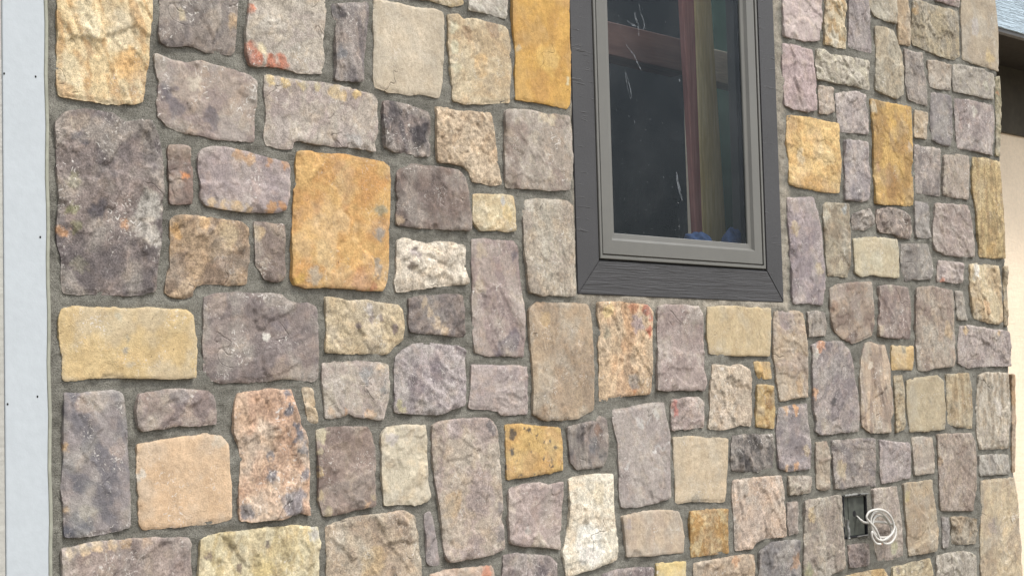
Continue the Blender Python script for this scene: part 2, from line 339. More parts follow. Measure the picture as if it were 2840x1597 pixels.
 ('n', (184, 169, 160), (168, 154, 150), 0.5, '',
  '682,1595 725,1599 788,1600 849,1599 875,1591 876,1555 873,1520 862,1484 853,1471 809,1477 769,1482 753,1490 737,1483 706,1479 685,1478 684,1512 681,1558 681,1563',
  '807,1571,18,156,154,156 859,1539,15,152,150,150 706,1491,13,212,170,138 741,1489,9,208,160,126 817,1484,13,206,160,124 852,1588,12,200,172,150'),
 ('n', (178, 165, 164), (146, 132, 136), 0.75, '',
  '898,1610 920,1625 954,1640 980,1644 1040,1639 1098,1636 1120,1626 1120,1575 1117,1536 1113,1501 1079,1492 1044,1482 983,1480 949,1484 920,1486 891,1488 896,1526 895,1561',
  '912,1499,14,176,164,126 951,1538,28,134,120,126 1025,1582,25,134,120,126'),
 ('n', (178, 166, 164), (158, 145, 148), 0.35, '',
  '1146,1594 1201,1590 1257,1590 1284,1591 1335,1587 1338,1551 1335,1533 1330,1476 1289,1473 1243,1474 1234,1484 1197,1488 1133,1493 1141,1535 1144,1559',
  ''),
 ('n', (178, 157, 134), (157, 137, 118), 0.45, '',
  '1348,1729 1378,1746 1447,1746 1519,1749 1571,1745 1583,1727 1588,1658 1589,1572 1586,1530 1583,1480 1543,1466 1517,1458 1445,1456 1386,1458 1352,1474 1356,1520 1357,1541 1355,1607 1346,1679',
  '1474,1531,40,170,150,130 1406,1706,20,190,164,128'),
 ('rough', (208, 178, 146), (192, 152, 116), 0.2, 'cream stone with a rust red upper corner under the window',
  '1611,1751 1667,1755 1744,1751 1805,1749 1827,1731 1821,1660 1821,1607 1820,1536 1816,1520 1799,1513 1760,1515 1710,1513 1634,1502 1607,1500 1609,1540 1614,1589 1611,1641 1618,1686 1609,1717',
  '1799,1738,16,178,92,66 1815,1713,10,190,110,80 1808,1681,13,178,96,68 1764,1702,23,170,146,146 1644,1728,21,216,188,136 1642,1672,14,176,160,134 1749,1744,18,190,130,96 1744,1528,14,190,130,84 1739,1547,21,160,146,136'),
 ('n', (170, 154, 148), (152, 134, 130), 0.55, '',
  '1859,1743 1891,1753 1962,1753 2034,1750 2054,1728 2052,1644 2054,1570 2055,1539 2046,1524 1956,1525 1879,1522 1842,1525 1846,1548 1848,1589 1855,1660',
  ''),
 ('flat', (202, 180, 143), (192, 168, 130), 0.3, '',
  '2079,1751 2164,1755 2259,1752 2373,1752 2371,1703 2363,1616 2290,1617 2187,1619 2081,1622 2075,1670',
  ''),
 ('rough', (200, 184, 168), (184, 166, 150), 0.35, '',
  '2092,1592 2135,1590 2173,1584 2211,1592 2262,1576 2273,1550 2269,1537 2269,1484 2271,1453 2262,1419 2214,1423 2163,1416 2113,1412 2067,1419 2079,1472 2079,1516 2087,1551',
  '2146,1449,30,206,190,176'),
 ('n', (206, 171, 112), (186, 148, 88), 0.35, '',
  '2289,1597 2329,1597 2370,1598 2370,1553 2306,1553 2294,1576',
  ''),
 ('n', (196, 166, 112), (166, 130, 74), 0.35, '',
  '2298,1533 2328,1532 2379,1530 2382,1466 2375,1411 2324,1412 2288,1417 2295,1476',
  '2349,1475,18,158,118,62'),
 ('n', (184, 165, 142), (164, 146, 132), 0.35, '',
  '2396,1745 2447,1748 2516,1747 2547,1742 2550,1686 2554,1627 2555,1547 2557,1518 2552,1498 2479,1494 2407,1487 2402,1520 2394,1549 2385,1626 2386,1704',
  '2446,1734,35,142,128,126 2509,1530,23,190,160,124'),
 ('ridge', (166, 156, 146), (130, 122, 116), 0.35, '',
  '2565,1746 2622,1749 2662,1746 2663,1707 2657,1679 2610,1677 2567,1675 2566,1714',
  ''),
 ('n', (160, 147, 144), (132, 120, 126), 0.4, '',
  '2583,1647 2630,1658 2674,1659 2748,1660 2783,1635 2804,1607 2811,1545 2827,1507 2833,1437 2822,1388 2714,1385 2612,1384 2588,1395 2593,1422 2582,1462 2582,1522 2584,1547 2584,1599',
  '2630,1649,22,206,152,122 2603,1623,14,218,208,198 2684,1480,14,84,78,82 2588,1506,12,206,160,126 2635,1409,24,176,158,146'),
 ('ridge', (188, 167, 148), (148, 128, 116), 0.5, '',
  '2884,1655 2915,1659 2953,1651 2993,1649 3003,1628 3020,1586 3019,1527 3026,1512 3029,1441 3007,1416 3008,1379 2933,1380 2891,1382 2842,1404 2838,1449 2843,1515 2841,1545 2857,1607 2871,1636',
  '2902,1586,12,214,204,194'),
 ('flat', (210, 180, 126), (190, 154, 96), 0.35, '',
  '3037,1649 3097,1647 3161,1646 3160,1607 3149,1573 3092,1575 3031,1575 3030,1615',
  '3105,1643,19,170,158,132'),
 ('n', (170, 152, 138), (148, 129, 118), 0.35, '',
  '3199,1836 3280,1843 3366,1839 3427,1834 3436,1785 3429,1696 3428,1629 3415,1585 3318,1581 3232,1570 3186,1572 3182,1628 3185,1715 3190,1780',
  '3389,1695,26,184,158,128 3264,1760,35,146,126,116'),
 ('n', (164, 144, 126), (136, 116, 102), 0.3, '',
  '2692,1819 2745,1835 2836,1842 2929,1847 2933,1795 2937,1753 2934,1711 2917,1682 2854,1665 2807,1656 2749,1672 2706,1692 2693,1728 2693,1781',
  '2707,1769,16,146,118,98 2801,1668,28,112,92,80 2926,1703,15,110,90,78'),
 ('n', (150, 133, 126), (124, 107, 104), 0.3, '',
  '2971,1834 3047,1840 3149,1835 3154,1801 3153,1736 3144,1673 3043,1674 2959,1680 2958,1712 2970,1775',
  '3030,1831,21,176,162,148 2972,1695,17,176,160,144'),
 ('n', (162, 149, 150), (140, 128, 134), 0.4, '',
  '2485,2080 2531,2082 2624,2090 2640,2062 2660,1991 2666,1910 2667,1829 2645,1770 2574,1774 2497,1770 2488,1792 2492,1863 2490,1942 2485,2021',
  '2631,1876,20,180,160,132 2511,1991,20,182,164,140 2522,2063,24,172,158,150'),
 ('n', (172, 157, 136), (142, 122, 100), 0.25, '',
  '2673,2069 2696,2080 2762,2080 2811,2082 2817,1999 2809,1895 2791,1857 2747,1860 2687,1856 2680,1910 2677,1971 2670,2024',
  '2693,2041,16,186,176,160 2764,1889,20,184,168,142 2791,2064,13,176,178,174'),
 ('rough', (158, 152, 147), (130, 124, 120), 0.35, '',
  '2835,2050 2883,2065 2938,2077 2959,2049 2958,2028 2902,2008 2836,2006 2830,2029',
  ''),
 ('rough', (152, 138, 127), (112, 100, 94), 0.35, '',
  '2981,2076 3058,2087 3147,2081 3175,2061 3185,2027 3174,1996 3108,1995 3068,2004 2984,2008 2971,2041',
  ''),
 ('n', (148, 141, 138), (126, 120, 118), 0.35, '',
  '3213,2118 3293,2117 3298,2069 3297,2002 3208,2002 3209,2063',
  ''),
 ('n', (170, 157, 147), (154, 138, 130), 0.35, '',
  '3341,2118 3452,2123 3560,2125 3578,2062 3586,1994 3582,1954 3482,1951 3384,1953 3324,1966 3313,1990 3322,2048',
  '3373,2033,18,140,124,112'),
 ('flat', (196, 181, 156), (182, 164, 138), 0.35, '',
  '2838,1975 2908,1985 3018,1988 3091,1986 3096,1949 3090,1867 3009,1867 2930,1870 2868,1862 2838,1875 2834,1925',
  '2957,1914,34,206,194,172'),
 ('n', (146, 138, 134), (124, 116, 113), 0.35, '',
  '3114,1972 3198,1978 3282,1980 3304,1928 3310,1897 3290,1868 3197,1865 3130,1858 3112,1885 3111,1928',
  ''),
 ('n', (178, 164, 156), (160, 148, 144), 0.35, '',
  '3347,1929 3426,1930 3502,1927 3504,1900 3492,1863 3421,1861 3333,1865 3336,1894',
  '3364,1866,9,206,140,116'),
 ('rough', (210, 190, 156), (184, 158, 124), 0.3, 'cream stone with a white corner near the right edge of the wall',
  '3552,1926 3617,1931 3749,1927 3762,1862 3770,1793 3771,1742 3740,1727 3646,1735 3564,1745 3554,1788 3551,1856',
  '3597,1908,28,228,224,216 3651,1786,23,210,172,132'),
 ('n', (160, 150, 140), (140, 128, 120), 0.35, '',
  '3449,1833 3499,1834 3509,1800 3518,1738 3459,1739 3454,1786',
  ''),
 ('n', (170, 158, 150), (155, 142, 138), 0.35, '',
  '3470,1714 3534,1720 3672,1708 3777,1705 3805,1696 3809,1630 3809,1584 3699,1584 3605,1584 3513,1580 3447,1594 3452,1652',
  '3501,1706,16,196,168,130 3719,1697,10,200,164,120'),
 ('ridge', (188, 162, 116), (164, 136, 94), 0.15, 'tall tawny corner stone with a knot',
  '3607,2293 3687,2299 3797,2294 3804,2208 3811,2122 3811,2005 3810,1960 3713,1955 3624,1954 3620,2019 3610,2110 3593,2178 3597,2234',
  '3698,2101,23,160,134,96 3716,1982,33,188,154,98'),
 ('n', (198, 184, 178), (186, 170, 166), 0.2, '',
  '2504,2701 2707,2732 2699,2677 2696,2626 2685,2575 2605,2563 2499,2563 2498,2611 2497,2651',
  ''),
 ('swirl', (206, 188, 158), (176, 144, 98), 0.35, '',
  '2736,2732 2831,2747 2843,2698 2831,2637 2830,2567 2766,2565 2714,2569 2714,2621 2725,2672',
  '2768,2591,26,212,200,180'),
 ('n', (160, 150, 147), (136, 127, 127), 0.35, '',
  '2862,2752 2957,2766 2984,2710 2981,2658 2985,2615 2982,2575 2919,2575 2850,2576 2855,2640',
  ''),
 ('n', (176, 161, 144), (160, 144, 128), 0.35, '',
  '2961,2767 3145,2795 3137,2688 3071,2690 3007,2698 2977,2722',
  ''),
 ('n', (180, 160, 130), (160, 138, 108), 0.35, '',
  '3162,2798 3221,2807 3224,2736 3223,2669 3215,2628 3153,2627 3148,2681 3144,2733',
  ''),
 ('rough', (170, 155, 127), (148, 134, 112), 0.35, '',
  '3253,2780 3270,2787 3374,2785 3490,2788 3544,2789 3549,2737 3548,2667 3540,2634 3512,2619 3422,2617 3335,2624 3241,2636 3231,2670 3244,2730',
  '3259,2750,18,182,150,104'),
 ('n', (164, 144, 140), (146, 128, 126), 0.35, '',
  '3404,2835 3564,2859 3557,2807 3491,2804 3402,2805',
  ''),
 ('flat', (180, 162, 139), (164, 146, 126), 0.3, '',
  '3583,2862 3803,2896 3813,2840 3822,2775 3820,2703 3814,2616 3716,2621 3631,2622 3567,2628 3570,2716 3566,2776',
  '3758,2657,29,200,174,128 3652,2751,28,178,170,162'),
 ('n', (182, 164, 162), (168, 150, 148), 0.2, '',
  '2494,2538 2568,2541 2646,2539 2652,2509 2655,2448 2655,2399 2652,2358 2605,2349 2534,2349 2489,2357 2487,2429 2487,2489',
  ''),
 ('rough', (192, 184, 171), (162, 152, 136), 0.35, '',
  '2669,2546 2705,2549 2749,2538 2825,2543 2902,2545 2960,2546 2961,2501 2962,2456 2880,2457 2819,2455 2743,2454 2659,2453 2665,2499',
  ''),
 ('n', (176, 160, 140), (156, 141, 122), 0.35, '',
  '3009,2662 3070,2668 3118,2664 3140,2623 3170,2583 3168,2508 3161,2463 3118,2443 3053,2451 3002,2458 3003,2532 3012,2597',
  ''),
 ('n', (160, 150, 143), (132, 123, 120), 0.35, '',
  '3181,2613 3239,2609 3299,2612 3303,2559 3320,2503 3316,2442 3260,2443 3201,2450 3184,2501 3185,2563',
  ''),
 ('n', (176, 161, 145), (160, 144, 128), 0.35, '',
  '3328,2594 3403,2598 3487,2597 3483,2554 3475,2511 3395,2505 3334,2507 3333,2554',
  ''),
 ('n', (172, 163, 151), (150, 142, 134), 0.35, '',
  '3501,2601 3584,2607 3696,2607 3781,2598 3782,2555 3769,2511 3650,2510 3557,2511 3493,2509 3488,2554',
  '3719,2548,24,186,176,160'),
 ('n', (186, 171, 156), (166, 148, 132), 0.35, '',
  '2676,2434 2753,2437 2754,2397 2752,2364 2714,2352 2674,2352 2673,2393',
  ''),
 ('n', (180, 169, 164), (160, 150, 148), 0.35, '',
  '2767,2419 2817,2431 2894,2438 2937,2434 2946,2397 2946,2354 2939,2311 2869,2309 2785,2305 2766,2357',
  ''),
 ('n', (202, 160, 88), (168, 128, 70), 0.15, 'tall golden ochre stone right of the window',
  '2963,2424 3051,2423 3212,2425 3212,2336 3200,2226 3198,2137 3195,2103 3075,2099 2971,2095 2970,2144 2965,2228 2971,2314 2967,2365',
  '2977,2400,19,196,176,150 3189,2290,17,186,160,132 3094,2347,39,206,162,80 3073,2172,43,170,126,70 2987,2209,17,190,146,104'),
 ('n', (186, 168, 141), (166, 146, 116), 0.35, '',
  '3237,2418 3314,2417 3310,2372 3306,2330 3225,2329 3229,2373',
  ''),
 ('n', (147, 139, 141), (122, 114, 120), 0.35, '',
  '3345,2488 3411,2491 3473,2488 3477,2430 3476,2361 3459,2321 3406,2319 3337,2330 3333,2393',
  ''),
 ('n', (163, 150, 145), (142, 129, 126), 0.4, '',
  '3500,2482 3592,2490 3704,2490 3771,2488 3771,2436 3755,2364 3741,2313 3651,2317 3577,2318 3504,2316 3496,2386',
  '3529,2403,19,156,128,126 3626,2454,19,186,180,170'),
 ('n', (218, 184, 120), (198, 158, 94), 0.15, 'square yellow stone right of the window trim',
  '2501,2324 2589,2331 2676,2329 2772,2326 2772,2275 2779,2213 2765,2117 2690,2111 2611,2114 2540,2117 2495,2124 2503,2190 2489,2249',
  '2560,2207,20,206,186,150 2691,2226,41,224,196,140'),
 ('n', (170, 160, 156), (146, 138, 140), 0.35, '',
  '2810,2280 2875,2286 2937,2283 2937,2226 2946,2184 2941,2125 2932,2106 2885,2095 2793,2097 2796,2140 2802,2215',
  '2855,2109,33,134,128,132'),
 ('n', (155, 145, 142), (126, 118, 119), 0.35, '',
  '3223,2302 3309,2303 3387,2303 3386,2240 3375,2155 3374,2147 3296,2146 3219,2147 3220,2205',
  ''),
 ('n', (172, 156, 144), (154, 138, 124), 0.35, '',
  '3412,2283 3511,2296 3580,2295 3579,2233 3564,2163 3562,2148 3480,2147 3388,2152 3398,2219',
  ''),
 ('n', (170, 155, 140), (152, 136, 122), 0.35, '',
  '2585,1361 2646,1361 2658,1317 2648,1222 2601,1220 2580,1229 2587,1284',
  ''),
 ('n', (152, 141, 137), (122, 114, 119), 0.35, '',
  '2672,1362 2757,1363 2832,1365 2916,1360 2915,1290 2906,1218 2806,1221 2677,1220 2673,1280',
  '2714,1278,28,172,154,130'),
 ('n', (162, 154, 151), (146, 138, 136), 0.35, '',
  '2943,1357 3049,1345 3114,1341 3116,1282 3110,1233 3024,1227 2945,1224 2937,1268',
  ''),
 ('n', (180, 165, 150), (162, 145, 132), 0.35, '',
  '3136,1355 3198,1359 3261,1353 3269,1297 3260,1241 3139,1240 3135,1298',
  ''),
 ('n', (164, 150, 137), (146, 131, 119), 0.35, '',
  '3292,1361 3387,1362 3503,1359 3528,1331 3535,1264 3528,1184 3503,1105 3384,1112 3297,1118 3290,1188 3293,1274',
  '3302,1274,13,186,154,122'),
 ('swirl', (184, 173, 158), (156, 140, 120), 0.35, '',
  '3584,1551 3631,1561 3787,1559 3790,1484 3784,1415 3764,1303 3655,1304 3567,1307 3556,1344 3556,1443',
  '3705,1449,28,206,200,190'),
 ('n', (172, 166, 160), (156, 148, 142), 0.35, '',
  '3560,1285 3653,1284 3766,1277 3765,1213 3665,1217 3559,1218',
  ''),
 ('n', (192, 174, 147), (168, 150, 130), 0.35, '',
  '3566,1200 3683,1199 3799,1197 3814,1114 3815,975 3810,811 3539,836 3548,995 3563,1106',
  '3631,1043,27,160,146,136'),
 ('flat', (184, 167, 140), (168, 150, 124), 0.35, '',
  '3117,1539 3188,1547 3308,1554 3345,1535 3346,1447 3341,1379 3217,1378 3121,1377 3115,1452',
  ''),
 ('ridge', (184, 164, 136), (156, 132, 102), 0.35, '',
  '3369,1557 3511,1558 3529,1506 3530,1443 3523,1378 3416,1386 3364,1398 3361,1469',
  ''),
 ('n', (178, 160, 133), (160, 140, 112), 0.35, '',
  '3041,1554 3090,1554 3102,1494 3093,1388 3040,1377 3042,1453',
  ''),
 ('n', (156, 145, 147), (128, 120, 127), 0.4, '',
  '2405,1466 2464,1472 2547,1475 2551,1423 2557,1364 2556,1289 2507,1286 2452,1284 2391,1293 2388,1351 2388,1408',
  '2435,1459,15,218,168,124 2487,1460,16,218,166,122 2425,1295,13,214,168,128 2473,1297,13,210,164,126 2531,1337,15,180,162,140'),
 ('rough', (138, 130, 124), (82, 79, 80), 0.4, '',
  '2177,1392 2238,1394 2323,1391 2370,1390 2371,1351 2361,1298 2318,1296 2297,1291 2226,1292 2163,1301 2162,1336',
  '2197,1343,23,52,50,55 2234,1319,15,54,52,56'),
 ('rough', (178, 167, 152), (152, 140, 126), 0.35, '',
  '2437,1269 2519,1265 2558,1262 2560,1246 2551,1217 2488,1216 2437,1217',
  ''),
 ('rough', (206, 180, 160), (186, 166, 152), 0.4, '',
  '2167,1269 2231,1270 2309,1272 2390,1272 2401,1235 2404,1177 2406,1100 2339,1101 2306,1102 2265,1093 2251,1078 2169,1078 2169,1136 2169,1191 2162,1229',
  '2312,1201,22,208,180,158'),
 ('n', (161, 151, 144), (142, 132, 126), 0.35, '',
  '2429,1193 2480,1192 2481,1153 2474,1105 2433,1102 2427,1137',
  ''),
 ('rough', (180, 165, 150), (152, 137, 124), 0.35, '',
  '2522,1193 2599,1196 2701,1199 2709,1158 2713,1106 2720,1057 2708,983 2641,972 2625,946 2499,958 2501,1035 2511,1131',
  '2547,1149,20,190,166,130 2522,994,23,160,156,124'),
 ('n', (174, 161, 153), (156, 143, 137), 0.35, '',
  '2885,1207 2959,1207 3023,1208 3035,1159 3046,1096 3051,995 2990,987 2904,988 2891,1024 2887,1127',
  '3000,1020,19,170,166,132'),
 ('n', (178, 160, 137), (160, 141, 121), 0.35, '',
  '3068,1216 3154,1216 3246,1218 3253,1146 3271,1059 3253,992 3169,990 3083,990 3079,1051 3074,1136',
  '3085,1177,16,192,174,124'),
 ('n', (148, 145, 139), (124, 120, 116), 0.35, '',
  '3304,1096 3343,1093 3344,1054 3326,999 3296,999',
  ''),
 ('rough', (168, 147, 124), (136, 117, 97), 0.35, '',
  '3360,1092 3452,1086 3523,1073 3516,998 3436,999 3357,1007',
  ''),
 ('rough', (180, 172, 159), (152, 143, 130), 0.35, '',
  '3256,974 3355,979 3443,976 3513,954 3508,848 3251,872',
  ''),
 ('n', (147, 134, 127), (122, 111, 108), 0.35, '',
  '2738,1048 2854,1045 2854,982 2789,980 2741,982',
  ''),
 ('n', (204, 173, 122), (186, 152, 100), 0.35, '',
  '2691,956 2788,960 2925,962 2951,945 2950,875 2680,902',
  ''),
 ('n', (192, 172, 141), (172, 150, 122), 0.35, '',
  '2988,959 3101,966 3213,969 3231,934 3228,849 2973,873',
  '3011,952,12,130,112,98'),
 ('n', (148, 139, 138), (120, 115, 120), 0.35, '',
  '2283,1064 2345,1086 2405,1087 2483,1081 2480,1037 2473,922 2269,941',
  '2455,1019,26,176,140,116'),
 ('n', (186, 166, 146), (166, 146, 128), 0.35, '',
  '1978,1056 2062,1059 2155,1063 2257,1058 2257,1017 2253,943 1973,970',
  '2167,1051,15,190,150,118'),
 ('flat', (220, 196, 136), (206, 176, 114), 0.35, '',
  '1819,1069 1879,1067 1943,1066 1941,973 1818,985',
  ''),
 ('n', (138, 127, 129), (116, 107, 111), 0.35, '',
  '1598,1060 1662,1068 1733,1066 1802,1060 1798,987 1590,1007',
  ''),
 ('blotch', (172, 134, 72), (194, 168, 116), 0.15, 'small rusty ochre stone with pale blotches',
  '1971,1196 2040,1197 2141,1193 2138,1138 2137,1075 2051,1077 1970,1076 1967,1132',
  '2112,1180,18,198,178,132 1992,1101,18,200,178,132'),
 ('flat', (198, 178, 155), (180, 160, 144), 0.4, '',
  '1682,1200 1728,1206 1818,1208 1915,1201 1931,1170 1938,1134 1933,1091 1857,1094 1773,1095 1696,1100 1690,1152',
  '1700,1182,17,180,166,160'),
 ('n', (232, 220, 202), (220, 200, 176), 0.05, 'tall off-white stone, the palest in the wall',
  '1482,1307 1526,1313 1583,1314 1649,1311 1649,1257 1652,1206 1655,1154 1661,1150 1658,1096 1594,1084 1531,1076 1490,1070 1459,1071 1449,1126 1463,1158 1474,1191 1482,1250',
  '1554,1128,54,236,230,221 1591,1261,31,232,214,186'),
 ('n', (179, 164, 160), (162, 148, 146), 0.5, '',
  '1261,1295 1316,1302 1370,1304 1399,1296 1454,1303 1455,1268 1445,1219 1437,1139 1373,1150 1296,1156 1259,1167 1256,1215 1258,1263',
  '1322,1191,11,168,166,164 1359,1159,29,194,178,164'),
 ('n', (157, 142, 138), (124, 111, 113), 0.4, '',
  '1234,1137 1286,1138 1358,1130 1406,1120 1426,1102 1425,1023 1228,1042',
  '1371,1087,23,116,102,108'),
 ('n', (196, 171, 156), (178, 152, 138), 0.5, '',
  '993,1114 1045,1118 1111,1119 1193,1118 1201,1108 1201,1038 991,1059',
  '1174,1101,17,208,142,116'),
 ('n', (180, 165, 151), (162, 149, 147), 0.35, '',
  '1010,1453 1034,1462 1078,1464 1141,1467 1191,1466 1214,1457 1225,1435 1228,1393 1228,1329 1233,1265 1235,1201 1233,1156 1194,1146 1130,1142 1054,1139 1041,1152 1034,1199 1028,1261 1017,1323 1008,1385',
  '1063,1275,31,188,164,134 1200,1442,16,116,110,114 1225,1252,13,112,106,112 1223,1192,16,118,112,116 1078,1445,28,170,158,158'),
 ('spots', (210, 170, 102), (196, 150, 84), 0.1, 'yellow stone peppered with black specks',
  '1255,1448 1312,1448 1385,1440 1452,1436 1458,1401 1458,1331 1405,1327 1317,1321 1255,1319 1254,1360 1256,1408',
  '1278,1423,14,84,72,58 1272,1385,9,80,70,60 1336,1435,8,90,78,62 1432,1385,6,96,84,66'),
 ('ridge', (138, 127, 124), (92, 88, 93), 0.5, '',
  '1480,1437 1526,1441 1589,1448 1606,1461 1632,1454 1638,1405 1633,1358 1616,1336 1563,1333 1511,1332 1491,1350 1483,1390',
  '1617,1358,17,66,66,74 1576,1387,20,112,114,122 1593,1427,13,140,112,100'),
 ('vein', (176, 165, 160), (160, 148, 146), 0.35, '',
  '1660,1475 1709,1478 1764,1484 1809,1490 1872,1491 1876,1458 1891,1404 1886,1333 1881,1241 1825,1230 1751,1224 1680,1226 1677,1273 1678,1342 1677,1394 1658,1446',
  '1836,1466,14,200,198,194'),
 ('n', (186, 164, 158), (168, 148, 144), 0.4, '',
  '1904,1497 1966,1502 2026,1504 2050,1487 2041,1451 2040,1422 1974,1420 1903,1418 1902,1458',
  '1913,1483,12,204,124,116 1920,1465,10,200,128,120'),
 ('flat', (206, 184, 156), (194, 170, 140), 0.25, '',
  '1908,1397 1990,1398 2050,1390 2149,1387 2143,1341 2139,1267 2130,1216 2065,1218 1981,1224 1910,1223 1912,1261 1907,1332',
  '1999,1227,18,150,134,112'),
 ('n', (211, 201, 177), (196, 184, 160), 0.3, '',
  '850,1435 865,1451 906,1455 948,1457 987,1456 990,1417 986,1371 989,1325 996,1291 981,1282 951,1276 893,1281 856,1281 851,1323 850,1377',
  '880,1427,15,194,190,182 883,1369,18,190,178,156'),
 ('n', (150, 131, 121), (128, 109, 102), 0.3, '',
  '658,1453 698,1457 745,1458 804,1454 816,1441 827,1408 825,1348 821,1283 779,1278 732,1272 674,1268 663,1304 665,1370 661,1419',
  '675,1445,17,196,182,152 666,1408,10,180,166,142 669,1361,8,190,164,126 671,1312,11,192,170,136 686,1276,11,184,166,136 795,1284,9,190,150,118 816,1301,7,196,176,146'),
 ('rough', (186, 164, 145), (166, 143, 127), 0.35, '',
  '683,1242 720,1254 779,1259 843,1262 913,1262 946,1251 955,1205 960,1144 959,1062 679,1089 683,1181',
  '816,1153,36,196,166,130 715,1208,26,192,174,160'),
 ('n', (158, 146, 145), (134, 124, 126), 0.35, '',
  '978,1252 997,1257 1005,1232 1014,1185 1021,1136 989,1135 981,1145 981,1203',
  ''),
 ('swirl', (212, 198, 164), (192, 172, 128), 0.2, '',
  '349,1240 382,1248 434,1251 479,1250 518,1252 587,1251 658,1245 663,1212 655,1141 654,1092 340,1123 344,1195',
  '646,1230,17,192,190,182 517,1220,8,122,110,96 365,1207,8,130,112,96 443,1176,10,136,116,98 498,1168,33,206,184,130'),
 ('n', (163, 146, 137), (144, 128, 124), 0.45, '',
  '26,1245 64,1250 110,1254 171,1255 234,1252 315,1246 323,1232 321,1124 24,1154 26,1214',
  '41,1240,12,214,186,152 70,1243,13,214,184,148 100,1247,11,214,184,148 134,1247,11,206,176,142 171,1246,12,200,170,140 212,1247,11,184,158,138'),
 ('n', (148, 137, 138), (110, 106, 117), 0.6, 'tall blue-grey stone beside the grey board',
  '34,1541 68,1539 113,1544 144,1545 164,1539 167,1516 173,1484 174,1431 178,1392 179,1339 178,1278 150,1273 113,1271 65,1267 32,1270 30,1310 26,1361 31,1411 32,1488',
  '92,1527,28,176,156,146 31,1437,8,196,160,120 31,1322,7,192,154,116 65,1287,28,92,94,110 63,1364,18,104,102,114 80,1311,17,158,150,138 152,1432,18,164,148,142'),
 ('n', (168, 149, 139), (132, 116, 114), 0.45, '',
  '203,1538 239,1540 271,1545 321,1543 371,1541 384,1531 391,1506 392,1474 346,1471 303,1474 254,1470 209,1465 198,1473 195,1502 197,1523',
  '297,1529,21,118,105,108 232,1522,21,150,130,120'),
 ('flat', (214, 184, 150), (202, 170, 134), 0.35, 'smooth peach square stone',
  '199,1438 237,1442 302,1448 369,1452 403,1448 420,1431 423,1395 426,1353 426,1279 390,1273 332,1273 267,1272 209,1272 201,1285 200,1338 198,1391',
  '204,1377,10,206,196,182 400,1437,17,206,190,168'),
 ('rough', (212, 178, 152), (190, 152, 128), 0.45, 'peach stone streaked with slate blue',
  '447,1534 475,1538 506,1540 532,1544 557,1537 587,1542 594,1519 611,1479 629,1438 635,1400 636,1328 634,1272 603,1280 558,1270 515,1269 479,1268 447,1275 450,1338 453,1393 448,1430 438,1455 437,1491 441,1519',
  '578,1502,16,118,116,126 608,1438,16,104,104,116 588,1302,34,136,130,138 535,1362,13,128,124,132 623,1358,13,140,132,138 463,1290,16,124,118,122 574,1535,10,126,122,130 529,1407,10,140,134,140 603,1464,10,110,108,118 621,1409,13,112,110,122'),
 ('n', (200, 178, 146), (180, 156, 122), 0.35, '',
  '624,1543 650,1541 655,1515 664,1471 639,1468 631,1507',
  ''),
 ('n', (172, 160, 134), (128, 122, 92), 0.35, '',
  '3790,2589 3828,2599 3827,2508 3809,2392 3796,2313 3771,2318 3784,2437',
  '3800,2538,9,170,126,92'),
 ('n', (172, 154, 128), (150, 134, 112), 0.35, '',
  '3790,1926 3813,1929 3809,1817 3806,1724 3777,1723 3783,1816',
  ''),
 ('n', (176, 146, 108), (150, 124, 92), 0.35, '',
  '3817,1554 3837,1554 3831,1391 3814,1271 3805,1218 3790,1217 3804,1391',
  ''),
]

wall = empty('stone_wall', 'multicoloured split-stone house wall laid in grey mortar joints', 'wall', (1.9, .02, 0))
WL = Vector((1.9, .02, 0))
STYLE = {      # broad swell, ledges, mid, fine relief in metres
    'n': (.0028, .0026, .0007, .0005), 'flat': (.0022, .0008, .0007, .0004), 'rough': (.0048, .0052, .0013, .0007),
    'swirl': (.0042, .0044, .0016, .0007), 'pit': (.0030, .0010, .0030, .0022), 'ridge': (.0045, .0040, .0030, .0008),
    'blotch': (.0022, .0010, .0010, .0006), 'spots': (.0022, .0012, .0012, .0006), 'vein': (.0028, .0020, .0010, .0005)}
def outline(poly, step, rs, amp=1.):
    P = np.array(poly, float); out = []
    n = len(P)
    for i in range(n):
        a = P[i]; b = P[(i+1) % n]; L = np.hypot(*(b-a)); k = max(1, int(round(L/step)))
        for j in range(k): out.append(a+(b-a)*j/k)
    Q = np.array(out)
    Q = .6*Q+.2*(np.roll(Q, 1, 0)+np.roll(Q, -1, 0))
    T = np.roll(Q, -1, 0)-np.roll(Q, 1, 0); N = np.stack([T[:, 1], -T[:, 0]], 1); N /= np.linalg.norm(N, axis=1, keepdims=True)+1e-9
    d = fbm(Q[:, 0]*18, Q[:, 1]*18, 2, rs)*.0040+fbm(Q[:, 0]*75, Q[:, 1]*75, 2, rs+5)*.0030*sst(-.15, .3, fbm(Q[:, 0]*12, Q[:, 1]*12, 2, rs+8))*1.6+fbm(Q[:, 0]*170, Q[:, 1]*170, 1, rs+6)*.0016
    return Q+N*(d*amp+.0022)[:, None]
def pdist(P, Q):
    A = Q; B = np.roll(Q, -1, 0); AB = B-A; L2 = (AB**2).sum(1)+1e-12
    dmin = np.full(len(P), 9.); inside = np.zeros(len(P), bool)
    for s in range(0, len(P), 1500):
        p = P[s:s+1500, None, :]; t = np.clip(((p-A)*AB).sum(2)/L2, 0, 1); dd = p-(A+t[..., None]*AB)
        dmin[s:s+1500] = np.sqrt((dd**2).sum(2).min(1))
        cr = ((A[:, 1] > p[..., 1]) != (B[:, 1] > p[..., 1])) & (p[..., 0] < (B[:, 0]-A[:, 0])*(p[..., 1]-A[:, 1])/(B[:, 1]-A[:, 1]+1e-12)+A[:, 0])
        inside[s:s+1500] = cr.sum(1) % 2 == 1
    return dmin, inside
